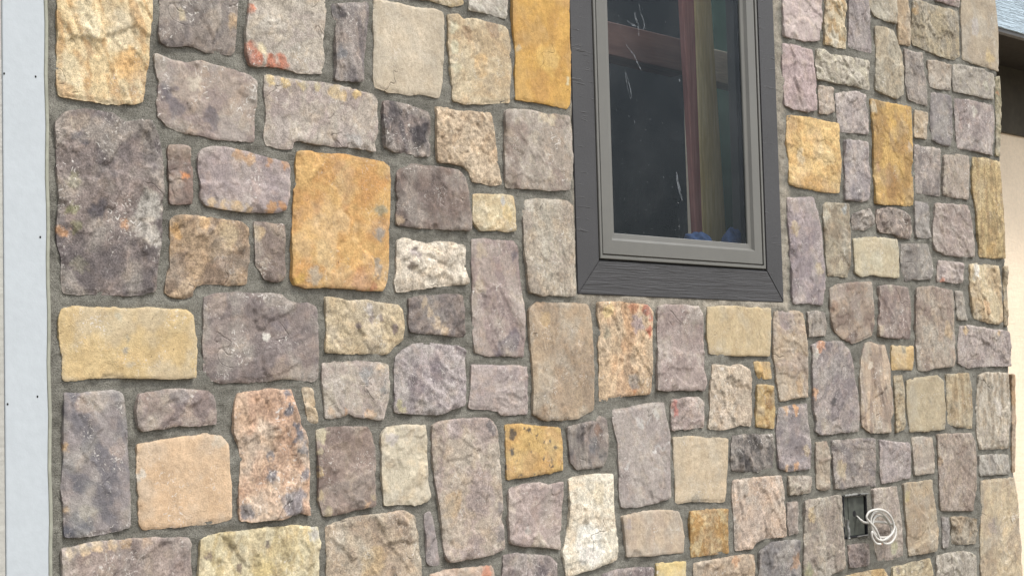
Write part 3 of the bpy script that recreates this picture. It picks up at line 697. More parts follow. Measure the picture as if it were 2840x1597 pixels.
def make_stone(idx, style, ca, cb, fleck, poly, patches, step=.0041, label='', xf=None):
    rs = idx*1.37+.5; rg = random.Random(idx*31+5)
    area = .5*sum(poly[i-1][0]*poly[i][1]-poly[i][0]*poly[i-1][1] for i in range(len(poly)))
    if area < 0: poly = poly[::-1]
    Q = outline(poly, step, rs)
    lo = Q.min(0); hi = Q.max(0); size = min(hi-lo)
    gx, gz = np.meshgrid(np.arange(lo[0], hi[0], step), np.arange(lo[1], hi[1], step*.87))
    gx = gx+(np.arange(gx.shape[0]) % 2)[:, None]*step*.5
    rr = np.random.RandomState(idx+11); G = np.stack([gx.ravel(), gz.ravel()], 1); G = G+(rr.rand(*G.shape)-.5)*step*.45
    d, ins = pdist(G, Q); k = ins & (d > step*.55); G = G[k]; d = d[k]
    n = len(Q); V = [Vector(q) for q in Q]+[Vector(q) for q in G]
    E = [(i, (i+1) % n) for i in range(n)]
    r = geometry.delaunay_2d_cdt(V, E, [list(range(n))], 1, 1e-6)
    P = np.array([(q.x, q.y) for q in r[0]]); F = r[2]
    orig = r[3]
    isb = np.array([any(o < n for o in oo) if oo else True for oo in orig])
    d, _ = pdist(P, Q); d[isb] = 0
    x, z = P[:, 0], P[:, 1]
    A1, A2, A3, A4 = STYLE[style]
    # relief
    ang = rg.uniform(0, 3.14); ca_, sa_ = math.cos(ang), math.sin(ang); st = rg.uniform(1.0, 1.9)
    if style == 'ridge': ang = 1.57+rg.uniform(-.15, .15); ca_, sa_ = math.cos(ang), math.sin(ang); st = 3.5
    u = (x*ca_+z*sa_)/st; v = (-x*sa_+z*ca_)*min(st, 1.6)
    sc = 1/max(.07, min(.26, size))
    wx = fbm(u*14, v*14, 3, rs+2)*.03; wz = fbm(u*14, v*14, 3, rs+9)*.03
    h = A1*fbm((u+wx)*1.1*sc, (v+wz)*1.1*sc, 2, rs)*1.6
    tt = fbm((u+wx)*1.6*sc, (v+wz)*1.6*sc, 3, rs+20)*3.4
    fr = tt-np.floor(tt); h = h+A2*(np.floor(tt)+sst(.0, .07, fr))*.75
    h = h+A3*fbm((u+wx)*24, (v+wz)*24, 3, rs+30)*1.1+A4*fbm(x*85, z*85, 2, rs+40)*1.6
    rd = 1-np.abs(fbm(u*20, v*20, 3, rs+50))*3.2; h = h-A3*.3*sst(.80, .99, rd)
    if style == 'pit': h = h-.0032*sst(.05, .38, fbm(x*60, z*60, 2, rs+60))
    if style not in ('flat', 'pit', 'blotch', 'spots'):
        for c_ in range(2 if size > .13 else 1):
            a_ = rg.uniform(0, 6.28); ox = rg.uniform(-.32, .32)*(hi-lo)[0]; oz = rg.uniform(-.32, .32)*(hi-lo)[1]
            sd_ = (x-(lo+hi)[0]/2-ox)*math.cos(a_)+(z-(lo+hi)[1]/2-oz)*math.sin(a_)+fbm(x*16, z*16, 4, rs+200+c_)*.035
            k_ = rg.uniform(.0014, .0040)*(1.35 if style in ('rough', 'swirl') else 1)
            h = h-k_*sst(0, .0035, sd_)+rg.uniform(-.01, .035)*np.clip(sd_, 0, .09)
    h = h-np.median(h)
    h = h*sst(-.012, .008, d)+rg.uniform(-.0005, .0025)
    h = h+(x-P[:, 0].mean())*rg.uniform(-.018, .018)+(z-P[:, 1].mean())*rg.uniform(-.022, .022)
    er = .0042*(1+.9*fbm(x*22, z*22, 2, rs+70)*2); er = np.clip(er, .0010, .0035)
    q = np.clip(1-d/er, 0, 1); h = h-.0016*(1-np.sqrt(np.clip(1-q*q, 0, 1)))
    h = h-.0055*sst(.24, .44, fbm(x*13, z*13, 2, rs+80))*np.exp(-d/.005)
    for c_ in range(rg.randint(1, 3) if style != 'flat' else 1):
        bi_ = Q[rg.randrange(len(Q))]; r_ = rg.uniform(.012, .032)
        dd = np.hypot(x-bi_[0], z-bi_[1])/r_+fbm(x*45, z*45, 2, rs+220+c_)*.5
        h = h-(.0022*sst(1.0, .86, dd)+.0035*np.clip(1-dd, 0, 1))
    h = np.clip(h, -.0006-.0022*(d < .006), .0095)
    # colour
    C1 = lin(ca); C2 = lin(cb)
    m1 = sst(-.16, .22, fbm((u+wx*2)*2.0*sc+3, (v+wz*2)*2.0*sc, 4, rs+90)+.25*fbm(x*42, z*42, 2, rs+91))
    if style == 'swirl': m1 = sst(-.1, .5, np.sin((fbm((u+wx*3)*9, (v+wz*3)*9, 3, rs+92)*3+v*20)*3.0)*.6+fbm(x*40, z*40, 3, rs+93)*.8)
    if style == 'ridge': m1 = sst(-.15, .2, fbm(u*26, v*26, 4, rs+94))
    if style == 'blotch': m1 = sst(-.05, .15, fbm(x*45, z*45, 3, rs+95)-.04)
    m1 = m1*(.55 if style == 'flat' else .85)
    col = C1[None]*(1-m1[:, None])+C2[None]*m1[:, None]
    if style == 'vein':
        vv = sst(.028, .006, np.abs(fbm(x*6+wx*10, z*6+wz*10, 2, rs+96)))*sst(-.05, .1, fbm(x*8, z*8, 2, rs+97)); col = col*(1-.55*vv[:, None])+.62*.55*vv[:, None]
    if style == 'spots':
        vv = sst(.33, .42, fbm(x*55, z*55, 3, rs+98)+.10*fbm(x*9, z*9, 2, rs)); col = col*(1-.85*vv[:, None])+.05*.85*vv[:, None]
    for (px, pz, pr, cr, cg, cbl) in patches:
        qx = x+fbm(x*.6/pr, z*.6/pr, 3, rs+99+px*7)*pr*1.15+fbm(x*75, z*75, 2, rs+77)*.010
        qz = z+fbm(x*.6/pr, z*.6/pr, 3, rs+131+px*7)*pr*1.15+fbm(x*75, z*75, 2, rs+57)*.010
        dd = np.hypot(qx-px, qz-pz)/pr
        mk = (sst(1.25, .70, dd)*(.95+.35*fbm(x*40, z*40, 2, rs+66)))[:, None]; mk = np.clip(mk, 0, .95); col = col*(1-mk)+lin((cr, cg, cbl))[None]*mk
    # dust and mortar haze left on the faces, mostly towards the edges
    hz = sst(-.05, .30, fbm(x*11, z*11, 4, rs+150)+.15*np.exp(-d/.016)-.02)*min(.42, .75*fleck+.06)
    col = col*(1-hz[:, None])+lin((186, 180, 170))[None]*hz[:, None]
    # iron-tan mottling, then a little grey
    mt = (sst(.02, .30, fbm(x*30+wx*20, z*30+wz*20, 4, rs+140))*(.30 if style != 'flat' else .12))[:, None]
    col = col*(1-mt)+(col*np.array([1.22, 1.06, .86])+.02)*mt
    lum = (col@np.array([.3, .55, .15]))[:, None]; sat = np.clip(.64+1.3*(col[:, :1]-col[:, 2:]), .64, .88); col = lum+(col-lum)*sat; col = (col*.96+.022)*np.where(sat > .80, np.array([[1.0, 1.01, .97]]), np.array([[1.03, .998, .962]]))
    hue = np.array([rg.uniform(.97, 1.03), 1, rg.uniform(.97, 1.03)])
    col = col*AL*1.06*hue*(1+.16*fbm(x*16, z*16, 3, rs+120))[:, None]
    # assemble: face, then sides running back into the mortar
    cxz = (lo+hi)/2
    bi = [i for i in range(len(P)) if isb[i]]
    nv = len(P); back = {}
    VX = [(p[0]-cxz[0], -hh, p[1]-cxz[1]) for p, hh in zip(P, h)]
    cnt = {}
    for f in F:
        for a, b in zip(f, list(f[1:])+[f[0]]): cnt[(a, b)] = 1
    FF = [tuple(f) for f in F]
    for (a, b) in list(cnt):
        if (b, a) not in cnt:
            for i in (a, b):
                if i not in back:
                    back[i] = len(VX); VX.append(VX[i]); VX.append((VX[i][0]*1.0, .034, VX[i][2]*1.0))
            FF.append((back[b], back[a], back[a]+1, back[b]+1))
    colv = np.vstack([np.hstack([col, np.full((nv, 1), fleck)])]+[np.hstack([col[i], [fleck*.3]])[None].repeat(2, 0) for i in back])
    me = bpy.data.meshes.new('stone'); me.from_pydata(VX, [], FF); me.update()
    # orient outwards (-Y)
    if me.polygons[0].normal.y > 0: me.flip_normals()
    at = me.color_attributes.new('tint', 'FLOAT_COLOR', 'POINT'); at.data.foreach_set('color', np.clip(colv, 0, 1).astype(np.float32).ravel())
    sm = np.ones(len(FF), bool); me.polygons.foreach_set('use_smooth', sm)
    ga_ = me.attributes.new('grain', 'FLOAT', 'POINT'); ga_.data.foreach_set('value', np.full(len(VX), {'flat': .40, 'rough': 1., 'pit': 1.}.get(style, .5+.5*rg.random()), np.float32))
    me.materials.append(M_STONE)
    loc = Vector((cxz[0], 0, cxz[1])) if xf is None else xf @ Vector((cxz[0], 0, cxz[1]))
    o = bpy.data.objects.new('stone', me); COL.objects.link(o); o.parent = wall; o.location = loc-WL
    if xf is not None: o.rotation_euler = (0, 0, math.pi/2)
    if label: o['label'] = label
    return o
BB = []
for i, (style, ca, cb, fl, lab, ps, pt) in enumerate(STONES):
    poly = [tuple(float(c)/1000 for c in p.split(',')) for p in ps.split()]
    pat = [(float(a)/1000, float(b)/1000, float(c)/1000, int(r), int(g), int(bl)) for a, b, c, r, g, bl in (p.split(',') for p in pt.split())]
    make_stone(i, style, ca, cb, fl, poly, pat, label=lab)
    q = np.array(poly); BB.append((*q.min(0), *q.max(0)))

# window and box keep-out
WX0, WX1, WZ0, WZ1 = 1.535, 2.448, 1.772, 3.09
BB += [(WX0, WZ0, WX1, WZ1), (2.715, 1.06, 2.862, 1.205)]
CORNER = 3.806
# courses carrying on above and below, as the wall does
PAL = [((172, 157, 146), (148, 132, 126)), ((150, 138, 134), (124, 114, 116)), ((200, 182, 156), (184, 162, 136)), ((188, 168, 142), (164, 146, 128)), ((206, 166, 98), (190, 142, 74)), ((178, 164, 160), (158, 146, 146))]
rg = random.Random(4); z = .50; k = 500; extra = []
while z < 3.12:
    hgt = rg.uniform(.12, .2); x = .03
    while x < CORNER-.06:
        wd = min(rg.uniform(.13, .28), CORNER-x)
        b = (x, z, x+wd, min(z+hgt, 3.14))
        if not any(b[0] < q[2]+.012 and b[2] > q[0]-.012 and b[1] < q[3]+.012 and b[3] > q[1]-.012 for q in BB): extra.append(b)
        x += wd+.02
    z += hgt+.02
for b in extra:
    j = lambda: rg.uniform(-.008, .008)
    po = [(b[0]+j(), b[1]+j()), (b[2]+j(), b[1]+j()), (b[2]+j(), b[3]+j()), (b[0]+j(), b[3]+j())]
    ca, cb = rg.choice(PAL); make_stone(k, 'n', ca, cb, .35, po, [], step=.014); k += 1
# the return round the corner
XF = Matrix.Translation((CORNER-.004, 0, 0)) @ Matrix.Rotation(math.pi/2, 4, 'Z')
z = .5
while z < 3.1:
    hgt = rg.uniform(.14, .24); x = .06
    while x < .95:
        wd = min(rg.uniform(.18, .34), .98-x)
        if wd > .06:
            ca, cb = rg.choice(PAL); j = lambda: rg.uniform(-.008, .008)
            make_stone(k, 'n', ca, cb, .35, [(x+j(), z+j()), (x+wd+j(), z+j()), (x+wd+j(), z+hgt+j()), (x+j(), z+hgt+j())], [], step=.016, xf=XF); k += 1
        x += wd+.02
    z += hgt+.02

# ------------------------------------------------------------------ mortar
def make_mortar():
    st = .0075; xs = np.arange(0.0005, CORNER+.001, st); zs = np.arange(.62, 3.15, st)
    X, Z = np.meshgrid(xs, zs); x = X.ravel(); z = Z.ravel()
    h = fbm(x*7, z*11, 3, 3)*.007+fbm(x*16, z*42, 3, 8)*.0050+fbm(x*50, z*50, 2, 9)*.003
    y = .0052-np.clip(h, -.0035, .0032)
    tint = np.tile(lin((126, 124, 116))*.78, (len(x), 1))
    # paler, drier pointing rubbed out along the window trim
    dw = np.hypot(np.maximum(0, np.maximum(WX0+.03-x, x-WX1)), np.maximum(0, WZ0-z)); mk = sst(.050, .018, dw+fbm(x*14, z*14, 3, 5)*.035)[:, None]*(.7+.6*fbm(x*30, z*30, 3, 15))[:, None]; mk = np.clip(mk, 0, 1)
    tint = tint*(1-.75*mk)+lin((186, 176, 160))*.72*.75*mk
    y = y-.002*mk[:, 0]
    y = np.where((x > WX0-.004) & (x < WX1+.004) & (z > WZ0-.004), np.maximum(y, .0065), y)
    nz, nx = X.shape; idx = np.arange(nz*nx).reshape(nz, nx)
    f = np.stack([idx[:-1, :-1], idx[:-1, 1:], idx[1:, 1:], idx[1:, :-1]], -1).reshape(-1, 4)
    fx = x[f].mean(1); fz = z[f].mean(1)
    keep = ~((fx > WX0+.02) & (fx < WX1-.02) & (fz > WZ0+.02) & (fz < WZ1-.02)) & ~((fx > 2.728) & (fx < 2.85) & (fz > 1.073) & (fz < 1.192))
    f = f[keep]
    me = bpy.data.meshes.new('mortar'); me.from_pydata(np.stack([x-WL.x, y-WL.y, z-WL.z], 1).tolist(), [], f.tolist()); me.update()
    at = me.color_attributes.new('tint', 'FLOAT_COLOR', 'POINT'); at.data.foreach_set('color', np.hstack([tint, np.ones((len(x), 1))]).astype(np.float32).ravel())
    me.polygons.foreach_set('use_smooth', np.ones(len(f), bool)); return obj('mortar', me, M_MORTAR, wall)
make_mortar()
t2 = NT('mortar_backing'); vb = t2.obco(False); M_BACK = t2.done(t2.mix(t2.ramp(t2.noise(vb, 60, 5), .3, .7), (.15, .145, .12), (.12, .115, .10)), .95, t2.bump(t2.noise(vb, 200, 3), .003, .6), .1)
def back_box(x0, x1, y0, y1, z0, z1): obj('backing', box_me('backing', x0, x1, y0, y1, z0, z1, 0, lo=WL), M_BACK, wall)
back_box(0, WX0+.03, .03, .12, 0, 3.15); back_box(WX1-.03, CORNER-.02, .03, .12, 1.2, 3.15); back_box(WX1-.03, CORNER-.02, .03, .12, 0, 1.06)
back_box(WX1-.03, 2.728, .03, .12, 1.06, 1.2); back_box(2.85, CORNER-.02, .03, .12, 1.06, 1.2); back_box(WX0+.03, WX1-.03, .03, .12, 0, WZ0+.03)
back_box(CORNER-.16, CORNER-.016, .121, 1.02, 0, 3.15)
back_box(0, CORNER-.02, .022, .028, 0, .62)

# ------------------------------------------------------------------ window
win = empty('window', 'narrow casement window with taupe sash set in charcoal trim boards', 'window', (1.99, .03, WZ0)); WO = Vector((1.99, .03, WZ0))
IX0, IX1, IZ0, IZ1 = 1.6225, 2.3690, 1.8605, 3.0
def trim_board(a, b, c, d, mat, name='trim_board'):
    # quad a,b,c,d (x,z) mitred, 24 mm thick
    bm = bmesh.new(); vs = [bm.verts.new((p[0]-WO.x, y-WO.y, p[1]-WO.z)) for y in (.002, .04) for p in (a, b, c, d)]
    bm.faces.new(vs[:4]); bm.faces.new(vs[4:][::-1])
    for i in range(4): bm.faces.new((vs[i], vs[i+4], vs[(i+1) % 4+4], vs[(i+1) % 4]))
    bmesh.ops.recalc_face_normals(bm, faces=bm.faces[:])
    bmesh.ops.bevel(bm, geom=bm.edges[:], offset=.0016, segments=2, affect='EDGES')
    me = bpy.data.meshes.new(name); bm.to_mesh(me); bm.free(); return obj(name, me, mat, win)
e = .0004
trim_board((WX0, WZ0+e), (WX0, WZ1-e), (IX0, IZ1-e), (IX0, IZ0+e), M_TRIMZ)
trim_board((WX1, WZ0+e), (WX1, WZ1-e), (IX1, IZ1-e), (IX1, IZ0+e), M_TRIMZ)
trim_board((WX0+e, WZ0), (WX1-e, WZ0), (IX1-e, IZ0), (IX0+e, IZ0), M_TRIMX)
trim_board((WX0+e, WZ1), (WX1-e, WZ1), (IX1-e, IZ1), (IX0+e, IZ1), M_TRIMX)
fr_ = obj('frame', ring_me('frame', 1.6245, 2.3600, 1.8662, 2.996, [(0, .05), (0, .0), (.0010, -.001), (.0078, -.001), (.0088, .0), (.0088, .009), (.0135, .009), (.0135, .1)], WO), M_SASH, win)
obj('gap_shade_strip', ring_me('gap_shade_strip', 1.6225, 2.3690, 1.8605, 3.0, [(-.001, .010), (.02, .010)], WO), M_BLACKGAP, win)  # black strip supplying the dark of the gap between frame and trim
sash = obj('sash', ring_me('sash', 1.6370, 2.3460, 1.8785, 2.985, [(0, .03), (0, .001), (.0012, 0), (.0365, 0), (.0372, .0004), (.0430, .0070), (.0437, .0075), (.0555, .0085), (.0575, .0105), (.0575, .0136)], WO), M_SASH, win)
gs = .0585
pane = obj('pane', mesh('pane', [(1.6362+.05-WO.x, .0128-WO.y, 1.8762+.05-WO.z), (2.3465-.05-WO.x, .0128-WO.y, 1.8762+.05-WO.z), (2.3465-.05-WO.x, .0128-WO.y, 2.985-.05-WO.z), (1.6362+.05-WO.x, .0128-WO.y, 2.985-.05-WO.z)], [(0, 1, 2, 3)]), M_GLASS, win)
obj('spacer', ring_me('spacer', 1.6362+.057, 2.3465-.057, 1.8762+.057, 2.985-.057, [(0, .016), (.003, .016), (.003, .03)], WO), M_BLACKGAP, win)
# dried smears on the pane
t3 = NT('dried_smear'); sv = t3.obco(False); t3.b.inputs['Base Color'].default_value = (.30, .33, .36, 1); t3.b.inputs['Roughness'].default_value = .7
t3.l(t3.ramp(t3.noise(sv, 90, 4, .6), .35, .65, .03, .34), t3.b.inputs['Alpha']); M_SMEAR = t3.m
def smear(pts, r):
    v = []; f = []
    n = len(pts)
    for i, (x, z) in enumerate(pts):
        a = pts[max(0, i-1)]; b = pts[min(n-1, i+1)]; dx, dz = b[0]-a[0], b[1]-a[1]; L = math.hypot(dx, dz) or 1; ww = r*(.25+.75*math.sin(math.pi*(i+.5)/n))*(.8+.4*rg.random())
        v += [(x-dz/L*ww-WO.x, .0122-WO.y, z+dx/L*ww-WO.z), (x+dz/L*ww-WO.x, .0122-WO.y, z-dx/L*ww-WO.z)]
    for i in range(n-1): f.append((2*i, 2*i+1, 2*i+3, 2*i+2))
    obj('smear', mesh('smear', v, f), M_SMEAR, pane)
smear([(1.8120, 2.5350), (1.8150, 2.5200), (1.8240, 2.5070), (1.8260, 2.4930), (1.8260, 2.4750)], 0.0045)
smear([(1.8310, 2.5620), (1.8360, 2.5400), (1.8490, 2.5190), (1.8520, 2.5020), (1.8450, 2.4940)], 0.0022)
smear([(1.7800, 2.5080), (1.7990, 2.5010), (1.8170, 2.4990)], 0.0030)
smear([(1.7700, 2.4430), (1.7870, 2.4310), (1.8040, 2.4190), (1.8160, 2.4010), (1.8270, 2.3880), (1.8330, 2.3800)], 0.0030)
smear([(1.7640, 2.3690), (1.7670, 2.3470), (1.7730, 2.3250), (1.7810, 2.3020)], 0.0018)
smear([(1.7660, 2.3690), (1.7740, 2.3510), (1.7840, 2.3240), (1.7870, 2.3040), (1.7800, 2.2990)], 0.0018)
smear([(1.9720, 2.1190), (1.9750, 2.0930), (1.9830, 2.0680), (1.9930, 2.0400)], 0.0042)
smear([(1.9760, 1.9930), (1.9750, 1.9840)], 0.0020)
smear([(1.9750, 1.9730), (1.9770, 1.9620)], 0.0020)
smear([(1.9730, 1.9430), (1.9750, 1.9360)], 0.0020)
smear([(1.9950, 2.3760), (2.0010, 2.3710)], 0.0035)
smear([(1.7960, 2.2440), (1.7970, 2.2340)], 0.0015)

# ------------------------------------------------------------------ room seen through the pane, with reflections built as solids in it
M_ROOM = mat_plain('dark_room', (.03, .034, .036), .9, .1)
rv = [(0.3, .13, 1.0), (3.6, .13, 1.0), (3.6, 3.0, 1.0), (0.3, 3.0, 1.0), (0.3, .13, 3.6), (3.6, .13, 3.6), (3.6, 3.0, 3.6), (0.3, 3.0, 3.6)]
tag(obj('interior_room', mesh('interior_room', rv, [(0, 1, 2, 3), (1, 2, 6, 5), (2, 3, 7, 6), (3, 0, 4, 7)]), M_ROOM), kind='structure')  # no ceiling: top left open so sky light brightens the inside
M_RED = mat_wood('red_brown_wood', alb(205, 142, 132), alb(170, 112, 104)); M_TAN = mat_wood('tan_wood', alb(245, 222, 170, .9), alb(225, 198, 140, .9)); M_GREEN = mat_plain('green_reflection_tint', alb(52, 78, 68, .55), .6, .2, .2, 20)
M_REDH = mat_wood('red_brown_beam_wood', alb(100, 74, 68), alb(84, 60, 56), (2.5, 30, 30)); M_GREYH = mat_wood('grey_tan_wood', alb(240, 226, 204, .9), alb(220, 204, 184, .9), (2.5, 30, 30))
def prism(name, q, y0, y1, mat, label, cat):
    """four-sided timber: q = outline (x, z) of its face"""
    cx = sum(p[0] for p in q)/4; cz = min(p[1] for p in q); bm = bmesh.new()
    vs = [bm.verts.new((p[0]-cx, y, p[1]-cz)) for y in (0, y1-y0) for p in q]
    bm.faces.new(vs[:4]); bm.faces.new(vs[4:][::-1])
    for i in range(4): bm.faces.new((vs[i], vs[i+4], vs[(i+1) % 4+4], vs[(i+1) % 4]))
    bmesh.ops.recalc_face_normals(bm, faces=bm.faces[:]); bmesh.ops.bevel(bm, geom=bm.edges[:], offset=.003, segments=1, affect='EDGES')
    me = bpy.data.meshes.new(name); bm.to_mesh(me); bm.free()
    return tag(obj(name, me, mat, None, (cx, y0, cz)), label, cat)
prism('reflected_post', [(2.3320, 1.8210), (2.3610, 1.8220), (2.3540, 2.8640), (2.2920, 2.8530)], 0.220, 0.240, M_RED, 'red-brown porch post reflected in the glass, built solid behind it', 'post')  # post, stud, beam and joist: porch reflections built as solid timbers
prism('reflected_stud', [(2.3630, 1.8220), (2.4860, 1.8260), (2.4340, 2.8790), (2.3580, 2.8650)], 0.221, 0.260, M_TAN, 'tan stud right of the red post, a reflection built solid behind the glass', 'post')
prism('reflected_beam', [(2.0090, 2.5310), (2.5610, 2.5160), (2.5530, 2.6210), (2.0180, 2.6310)], .40, .48, M_REDH, 'red-brown porch beam reflected in the upper glass, built solid behind it', 'beam')
prism('joist', [(2.5770, 2.4860), (2.8190, 2.4760), (2.8260, 2.5870), (2.5820, 2.5890)], .33, .39, M_GREYH, 'grey-tan joist right of the stud, a reflection built solid behind the glass', 'joist')
prism('reflected_green_panel', [(2.8570, 1.9620), (3.3060, 1.9810), (3.3040, 2.9740), (2.8160, 2.8960)], .60, .62, M_GREEN, 'green panel at the right behind the glass, standing for reflected trees', 'panel')  # green of the reflected trees, built as a solid panel
M_RAG = mat_plain('blue_cloth', alb(96, 118, 165), .8, .2, .35, 30, .002)
def rag(loc, sx, sy, sz, sd, label):
    bm = bmesh.new(); bmesh.ops.create_icosphere(bm, subdivisions=4, radius=1)
    for v in bm.verts:
        c = v.co; k = 1+.35*float(fbm(np.array([c.x*1.6+c.z]), np.array([c.y*1.6-c.z*.7]), 3, sd)[0])
        v.co = Vector((c.x*k*sx, c.y*k*sy, max(-.35, c.z)*k*sz))
    me = bpy.data.meshes.new('blue_rag'); bm.to_mesh(me); bm.free(); me.polygons.foreach_set('use_smooth', [True]*len(me.polygons))
    tag(obj('blue_rag', me, M_RAG, None, loc), label, 'rag', 'blue rags on the inner sill')
rag((2.1700, .10, 1.9380), 0.045, .04, 0.033, 3, 'smaller blue rag on the inner sill beside the tan stud')
rag((2.3600, .10, 1.9350), 0.060, .04, 0.058, 8, 'larger blue rag in the lower right corner of the glass')
M_SILL = mat_wood('sill_wood', alb(120, 108, 92), alb(100, 90, 76), (2.5, 30, 30))
tag(obj('window_sill', box_me('window_sill', 1.60, 2.40, .052, .20, 1.84, 1.9300, .003, lo=(2.0, .1, 1.84)), M_SILL, None, (2.0, .1, 1.84)), 'inner window sill at the foot of the pane', 'sill')


# ------------------------------------------------------------------ junction box and cable
jb = empty('junction_box', 'small square recessed grey-black box in the wall, low at right', 'junction box', (2.789, .03, 1.066)); JO = Vector((2.789, .03, 1.066))
M_JB = mat_plain('weathered_box', alb(100, 104, 96, .55), .7, .3, .3, 45, .001); M_JBD = mat_plain('dark_box_side', (.012, .013, .017), .6, .3, .4, 60)
JX0, JX1, JZ0, JZ1 = 2.726, 2.853, 1.070, 1.195
obj('rim', ring_me('rim', JX0, JX1, JZ0, JZ1, [(-.002, .02), (-.002, .003), (.001, .002), (.002, .004), (.003, .016), (.010, .018)], JO), M_JBD, jb)
bm = bmesh.new()
for (x0, x1, yy) in ((JX0+.004, JX0+.035, .0118), (JX0+.0362, JX1-.004, .0105)):
    vs = [bm.verts.new((px-JO.x, py-JO.y, pz-JO.z)) for px, py, pz in ((x0, yy, JZ0+.004), (x1, yy, JZ0+.004), (x1, yy, JZ1-.004), (x0, yy, JZ1-.004), (x0, .04, JZ0+.004), (x1, .04, JZ0+.004), (x1, .04, JZ1-.004), (x0, .04, JZ1-.004))]
    for q in ((0, 1, 2, 3), (0, 4, 5, 1), (1, 5, 6, 2), (2, 6, 7, 3), (3, 7, 4, 0)): bm.faces.new([vs[i] for i in q])
me = bpy.data.meshes.new('back_panel'); bm.to_mesh(me); bm.free(); obj('back_panel', me, M_JB, jb)
M_LIME = mat_plain('mortar_crumbs', (.22, .22, .21), .9, .1, .3, 90, .002)
v = []; f = []
def crumbs(x0, z0, x1, z1, r0, n):
    pts = []
    for i in range(n):
        t = i/(n-1); pts.append((x0+(x1-x0)*t-JO.x, -.002-JO.y+rg.uniform(-.002, .002), z0+(z1-z0)*t-JO.z+rg.uniform(-.0012, .0012)))
    return tube_me('mortar_crumbs', pts, r0, 6)
obj('mortar_crumbs', crumbs(JX0-.002, JZ1+.001, JX0+.07, JZ1+.003, .0034, 14), M_LIME, jb)
obj('mortar_crumbs', crumbs(JX0+.085, JZ1+.001, JX1, JZ1+.001, .0028, 8), M_LIME, jb)
obj('mortar_crumbs', crumbs(JX0+.009, JZ0+.055, JX0+.012, JZ0-.002, .005, 9), M_LIME, jb)
obj('mortar_crumbs', crumbs(JX0+.06, JZ0+.001, JX1-.004, JZ0+.001, .0024, 9), M_LIME, jb)
ang = [2*math.pi*i/16 for i in range(16)]
HX, HZ = 2.7935, 1.1395
obj('cable_hole', mesh('cable_hole', [(HX+.0085*math.cos(a)-JO.x, .0100-JO.y, HZ+.010*math.sin(a)-JO.z) for a in ang], [tuple(range(16))]), M_BLACKGAP, jb)
M_CABLE = mat_plain('white_cable_sheath', alb(226, 223, 216, .66), .5, .45, .05, 60)
CABLE = [(2.8060, 0.009, 1.1300), (2.7990, -0.006, 1.1220), (2.8090, -0.012, 1.1130), (2.8310, -0.014, 1.1100), (2.8610, -0.016, 1.1110), (2.8970, -0.016, 1.1080), (2.9350, -0.016, 1.1020), (2.9640, -0.016, 1.0950), (2.9710, -0.018, 1.0840), (2.9620, -0.020, 1.0700), (2.9360, -0.020, 1.0610), (2.9020, -0.020, 1.0600), (2.8740, -0.020, 1.0660), (2.8520, -0.020, 1.0810), (2.8420, -0.022, 1.0990), (2.8480, -0.022, 1.1170), (2.8630, -0.022, 1.1270), (2.8830, -0.022, 1.1290), (2.9030, -0.024, 1.1230), (2.9230, -0.024, 1.1100), (2.9370, -0.024, 1.0960), (2.9460, -0.024, 1.0790), (2.9370, -0.026, 1.0640), (2.9150, -0.026, 1.0540), (2.8870, -0.026, 1.0520), (2.8560, -0.026, 1.0620), (2.8360, -0.026, 1.0810), (2.8250, -0.028, 1.1030), (2.8250, -0.028, 1.1220), (2.8370, -0.028, 1.1360), (2.8590, -0.028, 1.1410), (2.8810, -0.030, 1.1380), (2.9080, -0.030, 1.1220), (2.9330, -0.030, 1.1000), (2.9560, -0.030, 1.0900), (2.9590, -0.032, 1.0750), (2.9460, -0.034, 1.0570), (2.9250, -0.034, 1.0440), (2.8980, -0.034, 1.0420), (2.8760, -0.034, 1.0490), (2.8560, -0.036, 1.0640), (2.8420, -0.038, 1.0810), (2.8260, -0.038, 1.0980), (2.8030, -0.038, 1.1130), (2.7900, -0.036, 1.1250), (2.7890, -0.036, 1.1340), (2.8050, -0.036, 1.1450), (2.8340, -0.036, 1.1490), (2.8650, -0.036, 1.1480), (2.8970, -0.036, 1.1400), (2.9250, -0.036, 1.1230), (2.9400, -0.036, 1.1010), (2.9390, -0.038, 1.0850), (2.9220, -0.040, 1.0710), (2.8950, -0.040, 1.0600), (2.8660, -0.040, 1.0550), (2.8350, -0.042, 1.0610), (2.8160, -0.042, 1.0770), (2.8020, -0.044, 1.0850), (2.8000, -0.044, 1.0750), (2.8080, -0.044, 1.0610), (2.8240, -0.044, 1.0490), (2.8490, -0.044, 1.0450)]
def catmull(P, k=7):
    out = []
    for i in range(len(P)-1):
        p0, p1, p2, p3 = (Vector(P[max(0, min(len(P)-1, i+d))]) for d in (-1, 0, 1, 2))
        for j in range(k):
            t = j/k; out.append(.5*((2*p1)+(p2-p0)*t+(2*p0-5*p1+4*p2-p3)*t*t+(3*p1-p0-3*p2+p3)*t**3))
    out.append(Vector(P[-1])); return out
cab = empty('electrical_cable', 'coil of white electrical cable hanging out of the wall box', 'cable', (2.86, .0, 1.05)); CO = Vector((2.86, 0, 1.05))
pts = [Vector(p)-CO for p in catmull(CABLE)]
obj('sheath', tube_me('sheath', pts, .0038, 10, ry=.0029), M_CABLE, cab)
end = pts[-1]; dr = (pts[-1]-pts[-3]).normalized()
M_COP = mat_plain('copper_wire', (.45, .2, .1), .35, .5, .1, 60, .0002, 1)
obj('wire_end', tube_me('wire_end', [end-dr*.002, end+dr*.006], .0017, 8), M_COP, cab)

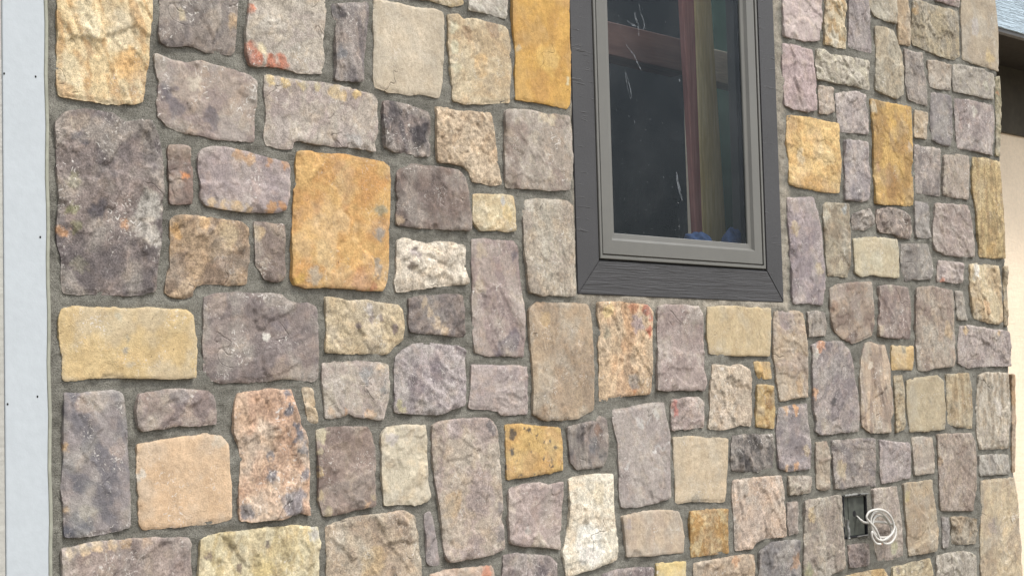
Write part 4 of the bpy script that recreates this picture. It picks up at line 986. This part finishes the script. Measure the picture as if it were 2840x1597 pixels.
# ------------------------------------------------------------------ grey corner board at left and the siding beyond it
bd = empty('corner_board', 'pale grey painted vertical board at the left edge of the stonework', 'board', (-.05, 0, 0)); BO = Vector((-.05, 0, 0))
obj('plank', box_me('plank', -.0968, -.001, -.004, .022, 0, 3.15, .0025, lo=BO), M_BOARD, bd)
M_CAULK = mat_plain('caulk', alb(180, 181, 166, .62), .6, .3, .1, 60, .001)
cp = [(-.0035-BO.x+.0012*math.sin(i*1.7), -.0042, .9+i*.05) for i in range(46)]
obj('caulk_bead', tube_me('caulk_bead', cp, .0042, 6, ry=.0011), M_CAULK, bd)
M_HOLE = mat_plain('nail_hole', (.01, .01, .01), .8, .1)
NAILS = [(-0.0940, 2.1410), (-0.0270, 2.1430), (-0.0200, 1.8370), (-0.0290, 1.5360), (-0.0920, 1.5230)]
for x, z in NAILS:
    obj('nail_hole', mesh('nail_hole', [(x+.0019*math.cos(a)-BO.x, -.0044, z+.0023*math.sin(a)) for a in ang], [tuple(range(16))]), M_HOLE, bd)
M_SIDE = mat_stucco('beige_siding', alb(204, 203, 196, .64))
tag(obj('siding_strip', box_me('siding_strip', -1.2, -.0972, -.002, .03, 0, 3.15, .002, lo=(-.6, 0, 0)), M_SIDE, None, (-.6, 0, 0)), 'beige siding seen as a sliver left of the grey board', 'siding')

# ------------------------------------------------------------------ far wall and eave round the corner
M_CREAM = mat_stucco('cream_siding', alb(255, 236, 210, .78))
tag(obj('siding_wall', box_me('siding_wall', CORNER-.3, 9.5, 1.03, 1.15, 0, 3.6, .002, lo=(6.5, 1.0, 0)), M_CREAM, None, (6.5, 1.0, 0)), 'cream textured siding wall set back beyond the stone corner', 'wall')
ev = empty('roof_eave', 'pale blue-grey fascia board and dark soffit at the top right', 'eave', (6.5, .6, 3.0)); EO = Vector((6.5, .6, 3.0))
obj('fascia', box_me('fascia', CORNER+.02, 9.5, .575, .60, 3.026, 3.30, .003, lo=EO), M_FASCIA, ev)
M_DRIP = mat_plain('dark_grey_metal', (.10, .10, .10), .5, .4)
obj('drip_strip', box_me('drip_strip', CORNER+.02, 9.5, .585, .612, 3.010, 3.0255, .001, lo=EO), M_DRIP, ev)
M_DARKB = mat_plain('dark_brown_deck_and_shade', (.062, .055, .043), .8, .15, .15, 40)
obj('eave_shade_board', box_me('eave_shade_board', CORNER+.02, 9.5, 1.012, 1.028, 2.712, 3.4, .004, lo=EO), M_DARKB, ev)  # dark board in place of the eave's shadow on the siding
M_SOFFIT = mat_plain('dark_soffit', (.035, .031, .026), .8, .15)
obj('soffit', box_me('soffit', CORNER+.02, 9.5, .6005, 1.011, 3.03, 3.06, .001, lo=EO), M_SOFFIT, ev)
obj('roof_deck', box_me('roof_deck', CORNER-.4, 9.5, .50, 1.2, 3.61, 3.65, .002, lo=EO), M_DARKB, ev)
